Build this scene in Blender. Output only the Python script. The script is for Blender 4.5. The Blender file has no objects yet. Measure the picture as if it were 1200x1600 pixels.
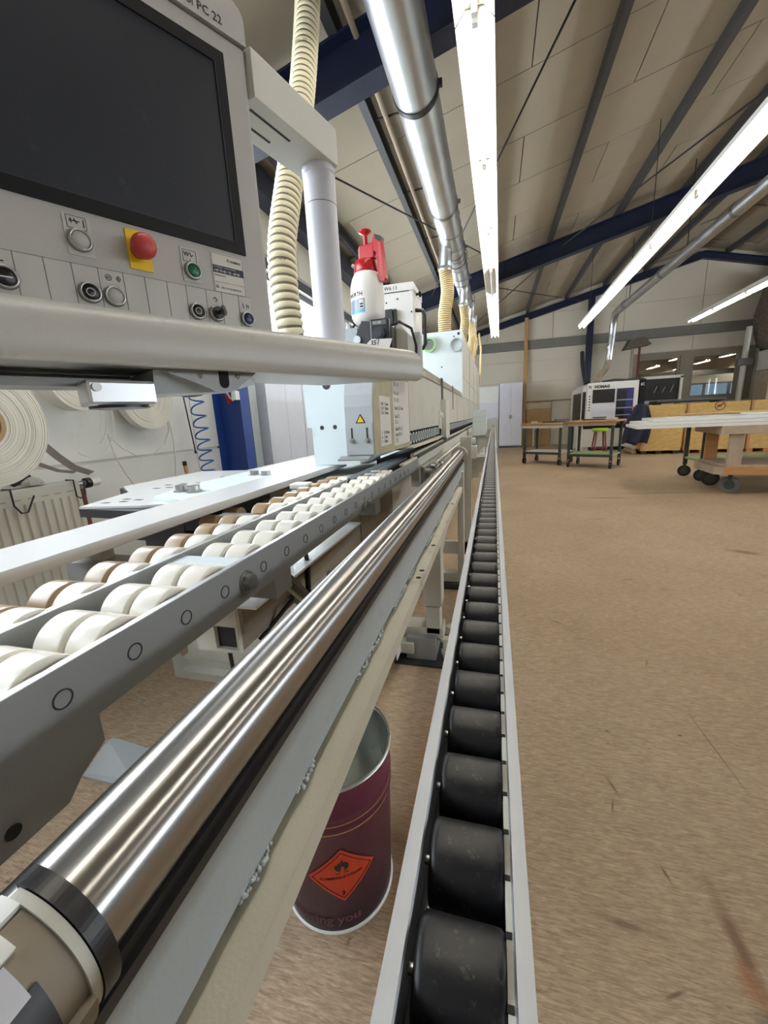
import bpy, bmesh, math, random
from math import sin, cos, pi, radians as rad, atan2, sqrt
from mathutils import Vector, Matrix
random.seed(7)
SC = bpy.context.scene
COL = SC.collection

# ------------------------------------------------------------------ camera
cam_d = bpy.data.cameras.new('camera')
cam = bpy.data.objects.new('camera', cam_d); COL.objects.link(cam)
cam_d.sensor_fit = 'VERTICAL'; cam_d.sensor_height = 36.0; cam_d.lens = 625.0 / 1600 * 36
cam_d.clip_start = .02; cam_d.clip_end = 200
_r = Vector((.96477416, .25824021, -.05022752)); _d = Vector((.01082116, -.22971368, -.97319809)); _f = Vector((-.26285683, .93837286, -.22441628))
CM = Matrix((( _r.x, -_d.x, -_f.x, 0), (_r.y, -_d.y, -_f.y, 0), (_r.z, -_d.z, -_f.z, 1.15), (0, 0, 0, 1)))
cam.matrix_world = CM
SC.camera = cam

# ------------------------------------------------------------------ world, exposure
w = bpy.data.worlds.new('sky'); SC.world = w; w.use_nodes = True
bg = w.node_tree.nodes['Background']; bg.inputs[0].default_value = (.86, .93, 1.0, 1); bg.inputs[1].default_value = 18.0
SC.view_settings.view_transform = 'Standard'; SC.view_settings.look = 'None'
SC.view_settings.exposure = 0.0; SC.view_settings.gamma = 1.0; SC.view_settings.use_curve_mapping = False
SC.cycles.max_bounces = 8; SC.cycles.diffuse_bounces = 4; SC.cycles.glossy_bounces = 4; SC.cycles.transparent_max_bounces = 12
SC.cycles.sample_clamp_indirect = 6.0; SC.cycles.caustics_reflective = False; SC.cycles.caustics_refractive = False
TUBE = 62.0        # strength of the fluorescent tubes

def portal(name, loc, rot, sx, sy):
    l = bpy.data.lights.new(name, 'AREA'); l.shape = 'RECTANGLE'; l.size = sx; l.size_y = sy; l.energy = 1
    l.cycles.is_portal = True
    o = bpy.data.objects.new(name, l); COL.objects.link(o); o.location = loc; o.rotation_euler = rot
WINS_L = [(-3.6, -.9), (-.7, 2.0), (3.75, 6.72), (6.86, 9.6), (9.74, 12.5)]      # windows of the left wall, Y ranges
WX = -2.35; WZ0, WZ1 = 1.72, 2.76
for i, (a, b) in enumerate(WINS_L): portal('window_portal', (WX - .12, (a + b) / 2, (WZ0 + WZ1) / 2), (0, -pi / 2, 0), WZ1 - WZ0, b - a)
WINS_R = [(-3, 0), (1, 4), (5, 8), (9, 12)]
RX = 14.0
for i, (a, b) in enumerate(WINS_R): portal('window_portal', (RX + .12, (a + b) / 2, 2.1), (0, pi / 2, 0), 1.4, b - a)

# ------------------------------------------------------------------ materials
def C(r, g, b):
    f = lambda v: (v / 255 / 12.92) if v / 255 <= .04045 else ((v / 255 + .055) / 1.055) ** 2.4
    return (f(r), f(g), f(b), 1)
MATS = {}
def mat(name, col, rough=.5, metal=0.0, var=.06, vs=6.0, bump=0.0, bs=60.0, dirt=None, spec=.5, stretch=None, rvar=0.0, coat=0.0):
    m = bpy.data.materials.new(name); m.use_nodes = True; nt = m.node_tree; N = nt.nodes; L = nt.links
    p = N['Principled BSDF']; p.inputs['Roughness'].default_value = rough; p.inputs['Metallic'].default_value = metal
    p.inputs['Specular IOR Level'].default_value = spec
    if coat: p.inputs['Coat Weight'].default_value = coat; p.inputs['Coat Roughness'].default_value = .1
    tc = N.new('ShaderNodeTexCoord'); src = tc.outputs['Object']
    if stretch:
        mp = N.new('ShaderNodeMapping'); mp.inputs['Scale'].default_value = stretch; L.new(src, mp.inputs[0]); src = mp.outputs[0]
    nz = N.new('ShaderNodeTexNoise'); nz.inputs['Scale'].default_value = vs; nz.inputs['Detail'].default_value = 5; L.new(src, nz.inputs['Vector'])
    cr = N.new('ShaderNodeValToRGB'); L.new(nz.outputs[0], cr.inputs[0])
    cr.color_ramp.elements[0].position = .3; cr.color_ramp.elements[1].position = .7
    k0, k1 = 1 - var, 1 + var
    cr.color_ramp.elements[0].color = (col[0] * k0, col[1] * k0, col[2] * k0, 1); cr.color_ramp.elements[1].color = (min(1, col[0] * k1), min(1, col[1] * k1), min(1, col[2] * k1), 1)
    out = cr.outputs[0]
    if dirt:
        dc, amt, ds = dirt
        n2 = N.new('ShaderNodeTexNoise'); n2.inputs['Scale'].default_value = ds; n2.inputs['Detail'].default_value = 8; n2.inputs['Roughness'].default_value = .7; L.new(src, n2.inputs['Vector'])
        r2 = N.new('ShaderNodeValToRGB'); r2.color_ramp.elements[0].position = .58; r2.color_ramp.elements[1].position = .74; r2.color_ramp.elements[1].color = (amt, amt, amt, 1); L.new(n2.outputs[0], r2.inputs[0])
        mx = N.new('ShaderNodeMix'); mx.data_type = 'RGBA'; L.new(r2.outputs[0], mx.inputs[0]); L.new(out, mx.inputs[6]); mx.inputs[7].default_value = dc; out = mx.outputs[2]
    L.new(out, p.inputs['Base Color'])
    if rvar:
        mr = N.new('ShaderNodeMapRange'); mr.inputs[3].default_value = max(0, rough - rvar); mr.inputs[4].default_value = rough + rvar; L.new(nz.outputs[0], mr.inputs[0]); L.new(mr.outputs[0], p.inputs['Roughness'])
    if bump:
        n3 = N.new('ShaderNodeTexNoise'); n3.inputs['Scale'].default_value = bs; n3.inputs['Detail'].default_value = 3; L.new(src, n3.inputs['Vector'])
        b = N.new('ShaderNodeBump'); b.inputs['Strength'].default_value = bump; b.inputs['Distance'].default_value = .002; L.new(n3.outputs[0], b.inputs['Height']); L.new(b.outputs[0], p.inputs['Normal'])
    MATS[name] = m
    return m
def emit(name, col, s):
    m = bpy.data.materials.new(name); m.use_nodes = True; N = m.node_tree.nodes; p = N['Principled BSDF']
    p.inputs['Base Color'].default_value = col; p.inputs['Emission Color'].default_value = col; p.inputs['Emission Strength'].default_value = s
    return m
def glass(name, tint=(1, 1, 1, 1), gl=.08):
    m = bpy.data.materials.new(name); m.use_nodes = True; nt = m.node_tree; N = nt.nodes; N.remove(N['Principled BSDF'])
    t = N.new('ShaderNodeBsdfTransparent'); t.inputs[0].default_value = tint; g = N.new('ShaderNodeBsdfGlossy'); g.inputs['Roughness'].default_value = .02
    ge = N.new('ShaderNodeNewGeometry'); mr = N.new('ShaderNodeMapRange'); mr.inputs[3].default_value = 1.45; mr.inputs[4].default_value = 1 / 1.45; nt.links.new(ge.outputs['Backfacing'], mr.inputs[0])
    lw = N.new('ShaderNodeFresnel'); nt.links.new(mr.outputs[0], lw.inputs[0]); mx = N.new('ShaderNodeMixShader')
    nt.links.new(lw.outputs[0], mx.inputs[0]); nt.links.new(t.outputs[0], mx.inputs[1]); nt.links.new(g.outputs[0], mx.inputs[2]); nt.links.new(mx.outputs[0], N['Material Output'].inputs[0])
    return m

M_panelgrey = mat('console_grey_paint', C(182, 181, 177), .5, bump=.35, bs=700, var=.03)
M_barpaint = mat('worn_grey_paint', C(192, 191, 186), .35, bump=.1, bs=300, dirt=(C(120, 118, 115), .5, 14), var=.04)
M_cream = mat('machine_grey_paint', C(194, 194, 184), .45, var=.04, dirt=(C(150, 146, 132), .45, 7), bump=.1, bs=250)
M_cream2 = mat('light_machine_paint', C(206, 206, 196), .45, var=.03, dirt=(C(165, 160, 145), .35, 6))
M_rail = mat('grey_rail_paint', C(142, 144, 144), .3, var=.03, dirt=(C(120, 116, 108), .4, 9), bump=.1, bs=400)
M_lblue = mat('pale_blue_paint', C(214, 226, 230), .42, var=.03, dirt=(C(180, 180, 170), .3, 5))
M_post = mat('lilac_grey_post_paint', C(204, 205, 214), .35, var=.02)
M_hood = mat('bluish_grey_paint', C(176, 184, 188), .4, var=.04, dirt=(C(140, 140, 135), .35, 9))
M_white = mat('white_paint', C(232, 233, 230), .35, var=.02)
M_bone = mat('beam_white_paint', C(168, 176, 178), .55, var=.05, vs=9, dirt=(C(120, 116, 105), .35, 16), bump=.2, bs=180)
M_angle = mat('cream_angle_paint', C(208, 204, 186), .5, var=.06, dirt=(C(120, 92, 50), .7, 8), bump=.2, bs=260)
M_fence = mat('white_fence_plate', C(226, 228, 228), .2, var=.02, dirt=(C(190, 190, 185), .3, 6))
M_alu = mat('aluminium', C(164, 167, 172), .48, 1.0, var=.04, rvar=.08, stretch=(40, 1, 40))
M_railglint = mat('bright_rail_glint', C(226, 228, 230), .38, 1.0, var=.03)  # bright metal standing in for the window highlight on rail tops
M_chrome = mat('polished_steel', C(178, 176, 172), .3, 1.0, var=.03, vs=3, stretch=(60, 1.5, 60))
def aniso(m, amt, rot):
    nt = m.node_tree; p = nt.nodes['Principled BSDF']; t = nt.nodes.new('ShaderNodeTangent'); t.direction_type = 'RADIAL'; t.axis = 'Y'
    p.inputs['Anisotropic'].default_value = amt; p.inputs['Anisotropic Rotation'].default_value = rot; nt.links.new(t.outputs[0], p.inputs['Tangent'])
aniso(M_chrome, .9, .25)
M_steel = mat('brushed_steel', C(165, 165, 163), .32, 1.0, var=.08, rvar=.1)
M_zinc = mat('zinc_sheet_duct', C(212, 215, 218), .36, 1.0, var=.1, vs=2.5, rvar=.1)
M_darksteel = mat('dark_steel', C(62, 62, 64), .45, .6, var=.15)
M_graphite = mat('graphite_plastic', C(48, 50, 54), .45, var=.1)
M_black = mat('black_plastic', C(22, 22, 24), .35, var=.1)
M_rubber = mat('black_roller_plastic', C(20, 20, 23), .42, var=.2, vs=20, spec=.35, bump=.2, bs=120, dirt=(C(120, 114, 106), .55, 150))
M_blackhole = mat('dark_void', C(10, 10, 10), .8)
M_nylon = mat('ivory_nylon', C(238, 235, 224), .25, var=.02, dirt=(C(214, 200, 160), .45, 14), spec=.5)
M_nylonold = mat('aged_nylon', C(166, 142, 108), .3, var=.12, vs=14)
M_hub = mat('nylon_hub', C(198, 180, 142), .4, var=.08)
M_hose = mat('cream_hose_plastic', C(224, 215, 182), .4, var=.03)
M_hosegroove = mat('hose_groove', C(104, 96, 82), .7, var=.08)
M_tanhose = mat('yellowed_hose_plastic', C(214, 192, 138), .4, var=.04)
M_red = mat('red_plastic', C(176, 20, 28), .3, var=.05)
M_estop = mat('emergency_red', C(182, 60, 60), .45, var=.04)
M_yellow = mat('safety_yellow', C(232, 196, 24), .5, var=.04)
M_green = mat('green_button', C(16, 96, 62), .35)
M_bluebtn = mat('dark_blue_button', C(22, 36, 74), .35)
M_greencap = mat('pale_green_plastic', C(150, 196, 140), .5, var=.05)
M_screen = mat('dusty_screen', C(34, 38, 47), .42, var=.14, vs=5, dirt=(C(84, 86, 90), .2, 30), spec=.4)
M_bezel = mat('black_bezel', C(11, 12, 15), .5, var=.1, spec=.25)
M_overlay = mat('label_overlay', C(190, 189, 184), .4, var=.04)
M_ink = mat('dark_ink', C(34, 34, 38), .6)
M_navyink = mat('navy_ink', C(28, 32, 58), .5)
M_paper = mat('white_paper', C(214, 211, 204), .7, var=.03)
M_film = mat('clear_film', C(190, 182, 150), .2, var=.08, vs=14, bump=.6, bs=24, spec=.7)
M_bluesteel = mat('navy_steel_paint', C(27, 35, 62), .45, var=.08, dirt=(C(60, 66, 92), .3, 5))
M_bluecol = mat('blue_column_paint', C(36, 66, 142), .45, var=.07, dirt=(C(24, 40, 90), .4, 5))
M_purlin = mat('grey_purlin_paint', C(74, 74, 74), .5, var=.06, vs=3)
M_ceil = mat('ceiling_board', C(176, 166, 146), .85, var=.035, vs=2.5, dirt=(C(150, 140, 120), .25, 3), bump=.1, bs=300)
M_wallL = mat('white_wall_board', C(228, 228, 226), .8, var=.03, vs=2, dirt=(C(186, 180, 166), .35, 4), bump=.25, bs=120)
M_wallB = mat('cream_wall_panel', C(224, 217, 200), .8, var=.03, vs=1.2)
M_band = mat('grey_band_paint', C(128, 126, 120), .6, var=.05)
M_frame = mat('beige_window_frame', C(150, 142, 124), .55, var=.05)
M_winframe = mat('grey_window_frame', C(120, 120, 124), .5, var=.05)
M_glass = glass('window_glass'); M_dimglass = glass('sky_dimming_glass', (.10, .12, .13, 1))  # second glass has a dark tint added to dim the sky behind
M_wood = mat('pine_post', C(196, 152, 98), .6, var=.15, vs=3, stretch=(10, 10, .8))
M_chip = mat('chipboard', C(196, 162, 116), .75, var=.12, vs=30)
M_osb = mat('yellow_shuttering_ply', C(206, 172, 104), .65, var=.16, vs=8, stretch=(1, 1, 3))
M_ply = mat('orange_plywood', C(190, 142, 92), .65, var=.14, vs=5, stretch=(1, 4, 6))
M_greywood = mat('weathered_wood', C(176, 160, 140), .7, var=.12, vs=8)
M_tabletop = mat('worn_bench_top', C(168, 126, 84), .6, var=.16, vs=6)
M_trolley = mat('dark_green_steel', C(56, 66, 62), .5, .2, var=.12)
M_greenedge = mat('green_laminate', C(150, 176, 120), .5, var=.05)
M_laminate = mat('white_laminate', C(232, 232, 228), .3, var=.02)
M_greylam = mat('grey_laminate', C(96, 96, 98), .45, var=.08)
M_lav = mat('lavender_white_door', C(222, 224, 238), .4, var=.02)
M_reflector = mat('lamp_reflector', C(236, 232, 220), .35, var=.02)
M_tube = emit('fluorescent_tube', (1, .955, .87, 1), TUBE)
M_tubeoff = mat('unlit_tube', C(225, 225, 220), .3, var=.01)
M_lamphouse = mat('lamp_housing', C(205, 202, 196), .5, var=.03)
M_rad = mat('radiator_enamel', C(212, 210, 200), .4, var=.03, dirt=(C(180, 172, 150), .3, 6))
M_rust = mat('rusty_pipe', C(120, 72, 52), .7, var=.3, vs=20, dirt=(C(205, 198, 186), .8, 10))
M_core = mat('cardboard_core', C(176, 148, 112), .8, var=.08)
M_bluehose = mat('blue_air_hose', C(26, 92, 178), .3)
M_indigo = mat('indigo_window', C(60, 62, 118), .2, var=.15, vs=3)
M_cnc = mat('white_machine_enamel', C(236, 236, 234), .4, var=.02)
M_cloth = mat('navy_cloth', C(34, 38, 60), .9, var=.15, vs=10, bump=.5, bs=80)
M_lime = mat('lime_vinyl', C(150, 190, 40), .5, var=.05)
M_stoolleg = mat('red_brown_wood', C(110, 46, 42), .5, var=.1)
M_bucketin = mat('tinplate_inside', C(196, 200, 196), .28, .85, var=.08, vs=4, rvar=.08)
M_orange = mat('hazard_orange', C(206, 66, 36), .5, var=.04)
M_gold = mat('gold_print', C(176, 140, 100), .5, var=.05)
M_darkprint = mat('dull_mauve_print', C(150, 108, 122), .5)
M_cyan = mat('cyan_print', C(70, 170, 215), .4)
M_bluegrey = mat('blue_grey_print', C(138, 152, 172), .4, var=.08)
M_bottle = mat('bottle_white', C(240, 238, 232), .3, var=.01)
M_dust = mat('dust_grey', C(110, 100, 90), .9, var=.25, vs=12)
M_foamw = mat('weld_paint_lump', C(188, 194, 194), .6, var=.1, vs=20, bump=.5, bs=90)
M_tape = mat('white_edging_tape', C(240, 238, 232), .5, var=.02)
M_taperoll = mat('wound_tape_edges', C(226, 222, 212), .6, var=.03)
M_greytape = mat('grey_edging_tape', C(186, 182, 178), .5, var=.05)
M_chainpad = mat('grey_chain_pad', C(120, 124, 130), .5, .2, var=.12)
M_brownpanel = mat('shaded_brown_panel', C(128, 118, 104), .6, var=.14, vs=5, dirt=(C(92, 78, 62), .5, 12))  # brown holds warm floor reflection and shade; blotches are random

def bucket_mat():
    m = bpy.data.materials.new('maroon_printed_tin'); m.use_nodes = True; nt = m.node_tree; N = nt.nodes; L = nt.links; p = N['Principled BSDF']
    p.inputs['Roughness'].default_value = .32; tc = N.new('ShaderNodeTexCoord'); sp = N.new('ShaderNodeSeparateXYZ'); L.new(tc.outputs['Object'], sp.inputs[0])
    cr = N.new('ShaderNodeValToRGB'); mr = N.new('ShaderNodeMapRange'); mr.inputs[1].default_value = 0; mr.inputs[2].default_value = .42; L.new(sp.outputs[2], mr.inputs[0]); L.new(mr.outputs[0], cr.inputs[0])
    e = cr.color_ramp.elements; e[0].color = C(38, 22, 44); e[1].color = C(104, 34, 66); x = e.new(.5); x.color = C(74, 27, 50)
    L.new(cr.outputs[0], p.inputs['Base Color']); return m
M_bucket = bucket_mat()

def floor_mat():
    m = bpy.data.materials.new('worn_chipboard_floor'); m.use_nodes = True; nt = m.node_tree; N = nt.nodes; L = nt.links; p = N['Principled BSDF']
    p.inputs['Roughness'].default_value = .62; p.inputs['Specular IOR Level'].default_value = .35
    tc = N.new('ShaderNodeTexCoord'); o = tc.outputs['Object']
    def noise(scale, det, vec, rough=.6, dist=0):
        n = N.new('ShaderNodeTexNoise'); n.inputs['Scale'].default_value = scale; n.inputs['Detail'].default_value = det; n.inputs['Roughness'].default_value = rough; n.inputs['Distortion'].default_value = dist; L.new(vec, n.inputs['Vector']); return n.outputs[0]
    def ramp(src, p0, c0, p1, c1):
        r = N.new('ShaderNodeValToRGB'); r.color_ramp.elements[0].position = p0; r.color_ramp.elements[0].color = c0; r.color_ramp.elements[1].position = p1; r.color_ramp.elements[1].color = c1; L.new(src, r.inputs[0]); return r.outputs[0]
    def mix(f, a, b):
        x = N.new('ShaderNodeMix'); x.data_type = 'RGBA'; L.new(f, x.inputs[0]); L.new(a, x.inputs[6])
        if isinstance(b, tuple): x.inputs[7].default_value = b
        else: L.new(b, x.inputs[7])
        return x.outputs[2]
    mp = N.new('ShaderNodeMapping'); mp.inputs['Scale'].default_value = (7, 62, 1); mp.inputs['Rotation'].default_value = (0, 0, .25); L.new(o, mp.inputs[0])
    mp2 = N.new('ShaderNodeMapping'); mp2.inputs['Scale'].default_value = (8, 66, 1); mp2.inputs['Rotation'].default_value = (0, 0, -.55); L.new(o, mp2.inputs[0])
    big = noise(.9, 5, o); fib = noise(3.2, 6, mp.outputs[0], .7, .8); fib2 = noise(3.0, 6, mp2.outputs[0], .7, .8)
    base = ramp(big, .3, C(160, 140, 116), .7, C(186, 168, 144))
    c = mix(ramp(fib, .42, (0, 0, 0, 1), .64, (.62, .62, .62, 1)), base, C(118, 88, 62))
    c = mix(ramp(fib2, .48, (0, 0, 0, 1), .64, (.62, .62, .62, 1)), c, C(206, 182, 152))
    mp3 = N.new('ShaderNodeMapping'); mp3.inputs['Scale'].default_value = (9, 60, 1); mp3.inputs['Rotation'].default_value = (0, 0, 1.15); L.new(o, mp3.inputs[0])
    c = mix(ramp(noise(3.0, 6, mp3.outputs[0], .7, .8), .5, (0, 0, 0, 1), .66, (.5, .5, .5, 1)), c, C(132, 102, 76))
    c = mix(ramp(noise(2.6, 7, o, .75), .6, (0, 0, 0, 1), .75, (.5, .5, .5, 1)), c, C(108, 78, 54))
    c = mix(ramp(noise(14, 4, o, .6), .68, (0, 0, 0, 1), .76, (.8, .8, .8, 1)), c, C(70, 50, 36))
    # worn streaks and blots (object coordinates in metres): cx, cy, angle, half length, half width, colour, strength
    nn = noise(22, 4, o)
    DK = C(92, 66, 46)
    for cx, cy, a, hl, hw, colr, st in [(.526, .80, 1.62, .15, .022, C(104, 72, 50), .85), (.515, .73, 1.7, .05, .026, C(142, 84, 48), .7), (.51, .66, 1.6, .05, .03, C(84, 80, 80), .6), (.305, .783, -.1, .075, .012, DK, .7), (.43, .92, -1.3, .035, .005, DK, .9), (.37, 1.16, -1.25, .05, .006, DK, .7), (.352, 1.09, 1.3, .03, .004, DK, .7), (1.9, 3.59, -.5, .13, .06, C(108, 84, 62), .8), (1.45, 5.75, 0, .32, .05, C(104, 82, 62), .75),
            (.35, 2.21, -.6, .04, .008, C(80, 72, 64), .8), (.738, 1.40, 1.63, .22, .004, C(96, 80, 66), .75), (.363, .68, .5, .035, .005, DK, .8), (.69, 1.88, 1.2, .04, .006, DK, .6), (.411, 1.40, 0, .012, .008, C(70, 66, 46), .9), (.653, 1.43, 0, .01, .007, DK, .9), (-.2, 1.1, 1.5, .6, .12, C(128, 88, 58), .55), (2.2, 6.1, .1, .9, .06, C(116, 94, 74), .5), (1.1, 4.6, .2, .12, .02, DK, .5), (.9, 2.9, .4, .06, .012, DK, .5)]:
        q = N.new('ShaderNodeMapping'); q.vector_type = 'TEXTURE'; q.inputs['Location'].default_value = (cx, cy, 0); q.inputs['Rotation'].default_value = (0, 0, a); q.inputs['Scale'].default_value = (hl, hw, 1); L.new(o, q.inputs[0])
        ln = N.new('ShaderNodeVectorMath'); ln.operation = 'LENGTH'; L.new(q.outputs[0], ln.inputs[0])
        ad = N.new('ShaderNodeMath'); ad.operation = 'ADD'; L.new(ln.outputs['Value'], ad.inputs[0]); mm = N.new('ShaderNodeMath'); mm.operation = 'MULTIPLY'; mm.inputs[1].default_value = 1.2; L.new(nn, mm.inputs[0]); L.new(mm.outputs[0], ad.inputs[1])
        hf = N.new('ShaderNodeMath'); hf.operation = 'MULTIPLY'; hf.inputs[1].default_value = .5; L.new(ad.outputs[0], hf.inputs[0])
        c = mix(ramp(hf.outputs[0], .42, (st, st, st, 1), .82, (0, 0, 0, 1)), c, colr)
    L.new(c, p.inputs['Base Color'])
    b = N.new('ShaderNodeBump'); b.inputs['Strength'].default_value = .35; b.inputs['Distance'].default_value = .003; L.new(fib, b.inputs['Height']); L.new(b.outputs[0], p.inputs['Normal'])
    return m
M_floor = floor_mat()

# ------------------------------------------------------------------ mesh helpers
class MB:
    def __init__(s): s.v = []; s.f = []; s.s = []
    def add(s, vs, fs, smooth=False):
        o = len(s.v); s.v += [Vector(q) for q in vs]
        for f in fs: s.f.append([i + o for i in f]); s.s.append(smooth)
        return s
    def box(s, x0, x1, y0, y1, z0, z1, b=0.0):
        if b <= 0:
            v = [(x, y, z) for x in (x0, x1) for y in (y0, y1) for z in (z0, z1)]
            return s.add(v, [(0, 1, 3, 2), (4, 6, 7, 5), (0, 4, 5, 1), (2, 3, 7, 6), (0, 2, 6, 4), (1, 5, 7, 3)])
        bm = bmesh.new(); bmesh.ops.create_cube(bm, size=1)
        for q in bm.verts: q.co = Vector((x0 + (q.co.x + .5) * (x1 - x0), y0 + (q.co.y + .5) * (y1 - y0), z0 + (q.co.z + .5) * (z1 - z0)))
        bmesh.ops.bevel(bm, geom=list(bm.edges), offset=b, segments=2, affect='EDGES', profile=.6)
        bm.verts.index_update(); s.add([q.co.copy() for q in bm.verts], [[q.index for q in f.verts] for f in bm.faces]); bm.free(); return s
    def obox(s, p0, p1, wid, hgt, up=(0, 0, 1)):            # bar of rectangular section from p0 to p1
        p0 = Vector(p0); p1 = Vector(p1); d = (p1 - p0).normalized(); u = Vector(up); r = d.cross(u)
        if r.length < 1e-4: r = d.cross(Vector((1, 0, 0)))
        r.normalize(); u = r.cross(d).normalized(); a = r * wid / 2; c = u * hgt / 2
        v = [p + i * a + j * c for p in (p0, p1) for i in (-1, 1) for j in (-1, 1)]
        return s.add(v, [(0, 1, 3, 2), (4, 6, 7, 5), (0, 4, 5, 1), (2, 3, 7, 6), (0, 2, 6, 4), (1, 5, 7, 3)])
    def prism(s, pts, ax, a0, a1, smooth=False):
        n = len(pts); g = lambda p, a: {'x': (a, p[0], p[1]), 'y': (p[0], a, p[1]), 'z': (p[0], p[1], a)}[ax]
        h0 = a0 if callable(a0) else (lambda p: a0); h1 = a1 if callable(a1) else (lambda p: a1)
        A = [g(p, h0(p)) for p in pts]; B = [g(p, h1(p)) for p in pts]
        s.add(A, [list(range(n))]); s.add(B, [list(range(n))]); s.add(A + B, [(i, (i + 1) % n, (i + 1) % n + n, i + n) for i in range(n)], smooth); return s
    def cyl(s, p0, p1, r0, r1=None, n=16, caps=True):
        r1 = r0 if r1 is None else r1; p0 = Vector(p0); p1 = Vector(p1); d = (p1 - p0).normalized(); a = d.orthogonal().normalized(); b = d.cross(a)
        ring = lambda p, r: [p + (a * cos(2 * pi * i / n) + b * sin(2 * pi * i / n)) * r for i in range(n)]
        A = ring(p0, r0); B = ring(p1, r1); s.add(A + B, [(i, (i + 1) % n, (i + 1) % n + n, i + n) for i in range(n)], True)
        if caps: s.add(A, [list(range(n))]); s.add(B, [list(range(n))])
        return s
    def ring(s, p0, p1, ro, ri, n=24):                       # hollow cylinder
        p0 = Vector(p0); p1 = Vector(p1); d = (p1 - p0).normalized(); a = d.orthogonal().normalized(); b = d.cross(a)
        R = lambda p, r: [p + (a * cos(2 * pi * i / n) + b * sin(2 * pi * i / n)) * r for i in range(n)]
        q = [(i, (i + 1) % n, (i + 1) % n + n, i + n) for i in range(n)]
        for A, B, sm in ((R(p0, ro), R(p1, ro), True), (R(p0, ri), R(p1, ri), True), (R(p0, ro), R(p0, ri), False), (R(p1, ro), R(p1, ri), False)): s.add(A + B, q, sm)
        return s
    def lathe(s, prof, p=(0, 0, 0), d=(0, 0, 1), n=24, smooth=True):
        p = Vector(p); d = Vector(d).normalized(); a = d.orthogonal().normalized(); b = d.cross(a); V = []; F = []
        for r, h in prof: V += [p + d * h + (a * cos(2 * pi * i / n) + b * sin(2 * pi * i / n)) * max(r, 1e-5) for i in range(n)]
        for k in range(len(prof) - 1): F += [(k * n + i, k * n + (i + 1) % n, (k + 1) * n + (i + 1) % n, (k + 1) * n + i) for i in range(n)]
        return s.add(V, F, smooth)
    def sweep(s, pts, r, n=8, closed=False, caps=True):
        P = [Vector(p) for p in pts]; V = []; F = []; m = len(P); t = (P[1] - P[0]).normalized(); a = t.orthogonal().normalized()
        for i, p in enumerate(P):
            t = (P[min(i + 1, m - 1)] - P[max(i - 1, 0)]).normalized(); a = (a - t * a.dot(t)).normalized(); b = t.cross(a); rr = r[i] if isinstance(r, (list, tuple)) else r
            V += [p + (a * cos(2 * pi * j / n) + b * sin(2 * pi * j / n)) * rr for j in range(n)]
        for k in range(m - 1): F += [(k * n + j, k * n + (j + 1) % n, (k + 1) * n + (j + 1) % n, (k + 1) * n + j) for j in range(n)]
        s.add(V, F, True)
        if caps: s.add(V[:n], [list(range(n))]); s.add(V[-n:], [list(range(n))])
        return s
    def ribbon(s, pts, wv, th=.0012):                        # strip of tape: path + width vector
        P = [Vector(p) for p in pts]; wv = Vector(wv); V = []; F = []
        for i, p in enumerate(P):
            t = (P[min(i + 1, len(P) - 1)] - P[max(i - 1, 0)]).normalized(); nn = t.cross(wv).normalized() * th
            V += [p + nn, p + wv + nn, p + wv - nn, p - nn]
        for k in range(len(P) - 1): F += [(4 * k + j, 4 * k + (j + 1) % 4, 4 * k + 4 + (j + 1) % 4, 4 * k + 4 + j) for j in range(4)]
        return s.add(V, F)
    def xf(s, m): s.v = [m @ q for q in s.v]; return s
    def mesh(s, name):
        me = bpy.data.meshes.new(name); me.from_pydata([tuple(q) for q in s.v], [], s.f)
        me.polygons.foreach_set('use_smooth', s.s)
        bm = bmesh.new(); bm.from_mesh(me); bmesh.ops.recalc_face_normals(bm, faces=list(bm.faces)); bm.to_mesh(me); bm.free(); me.update(); return me
B = MB
WM = {}
def props(o, label=None, cat=None, group=None, kind=None):
    for k, v in (('label', label), ('category', cat), ('group', group), ('kind', kind)):
        if v: o[k] = v
    return o
def thing(name, label, cat, loc=(0, 0, 0), rz=0.0, group=None):
    o = bpy.data.objects.new(name, None); COL.objects.link(o); o.location = loc; o.rotation_euler = (0, 0, rz); o.empty_display_size = .1
    WM[o] = Matrix.Translation(loc) @ Matrix.Rotation(rz, 4, 'Z'); return props(o, label, cat, group)
def obj(name, mb, m, parent=None, local=False, **k):
    """mesh part; mb in world coordinates unless local"""
    if isinstance(mb, MB):
        if parent is not None and not local: mb.xf(WM[parent].inverted())
        me = mb.mesh(name)
    else: me = mb
    o = bpy.data.objects.new(name, me); COL.objects.link(o)
    if m is not None and not len(me.materials): me.materials.append(m)
    if parent is not None: o.parent = parent; WM[o] = WM[parent].copy()
    else: WM[o] = Matrix.Identity(4)
    return props(o, **k)
def single(name, mb, m, loc, label, cat, group=None):      # a thing that is one mesh, origin at its base
    mb.xf(Matrix.Translation(-Vector(loc))); o = obj(name, mb, m); o.location = loc; WM[o] = Matrix.Translation(loc); return props(o, label, cat, group)
def link(name, me, parent, loc=None, rot=None, **k):       # another object on shared mesh data (local coordinates)
    o = bpy.data.objects.new(name, me); COL.objects.link(o); o.parent = parent
    if loc is not None: o.location = loc
    if rot is not None: o.rotation_euler = rot
    WM[o] = (WM[parent] @ o.matrix_basis) if parent else o.matrix_basis.copy()
    return props(o, **k)
def copy_tree(o, parent=None, dloc=None):
    c = o.copy(); COL.objects.link(c); c.parent = parent
    if dloc is not None: c.location = o.location + Vector(dloc)
    WM[c] = WM[o].copy() if dloc is None else Matrix.Translation(dloc) @ WM[o]
    for ch in list(o.children): copy_tree(ch, c)
    return c
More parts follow.
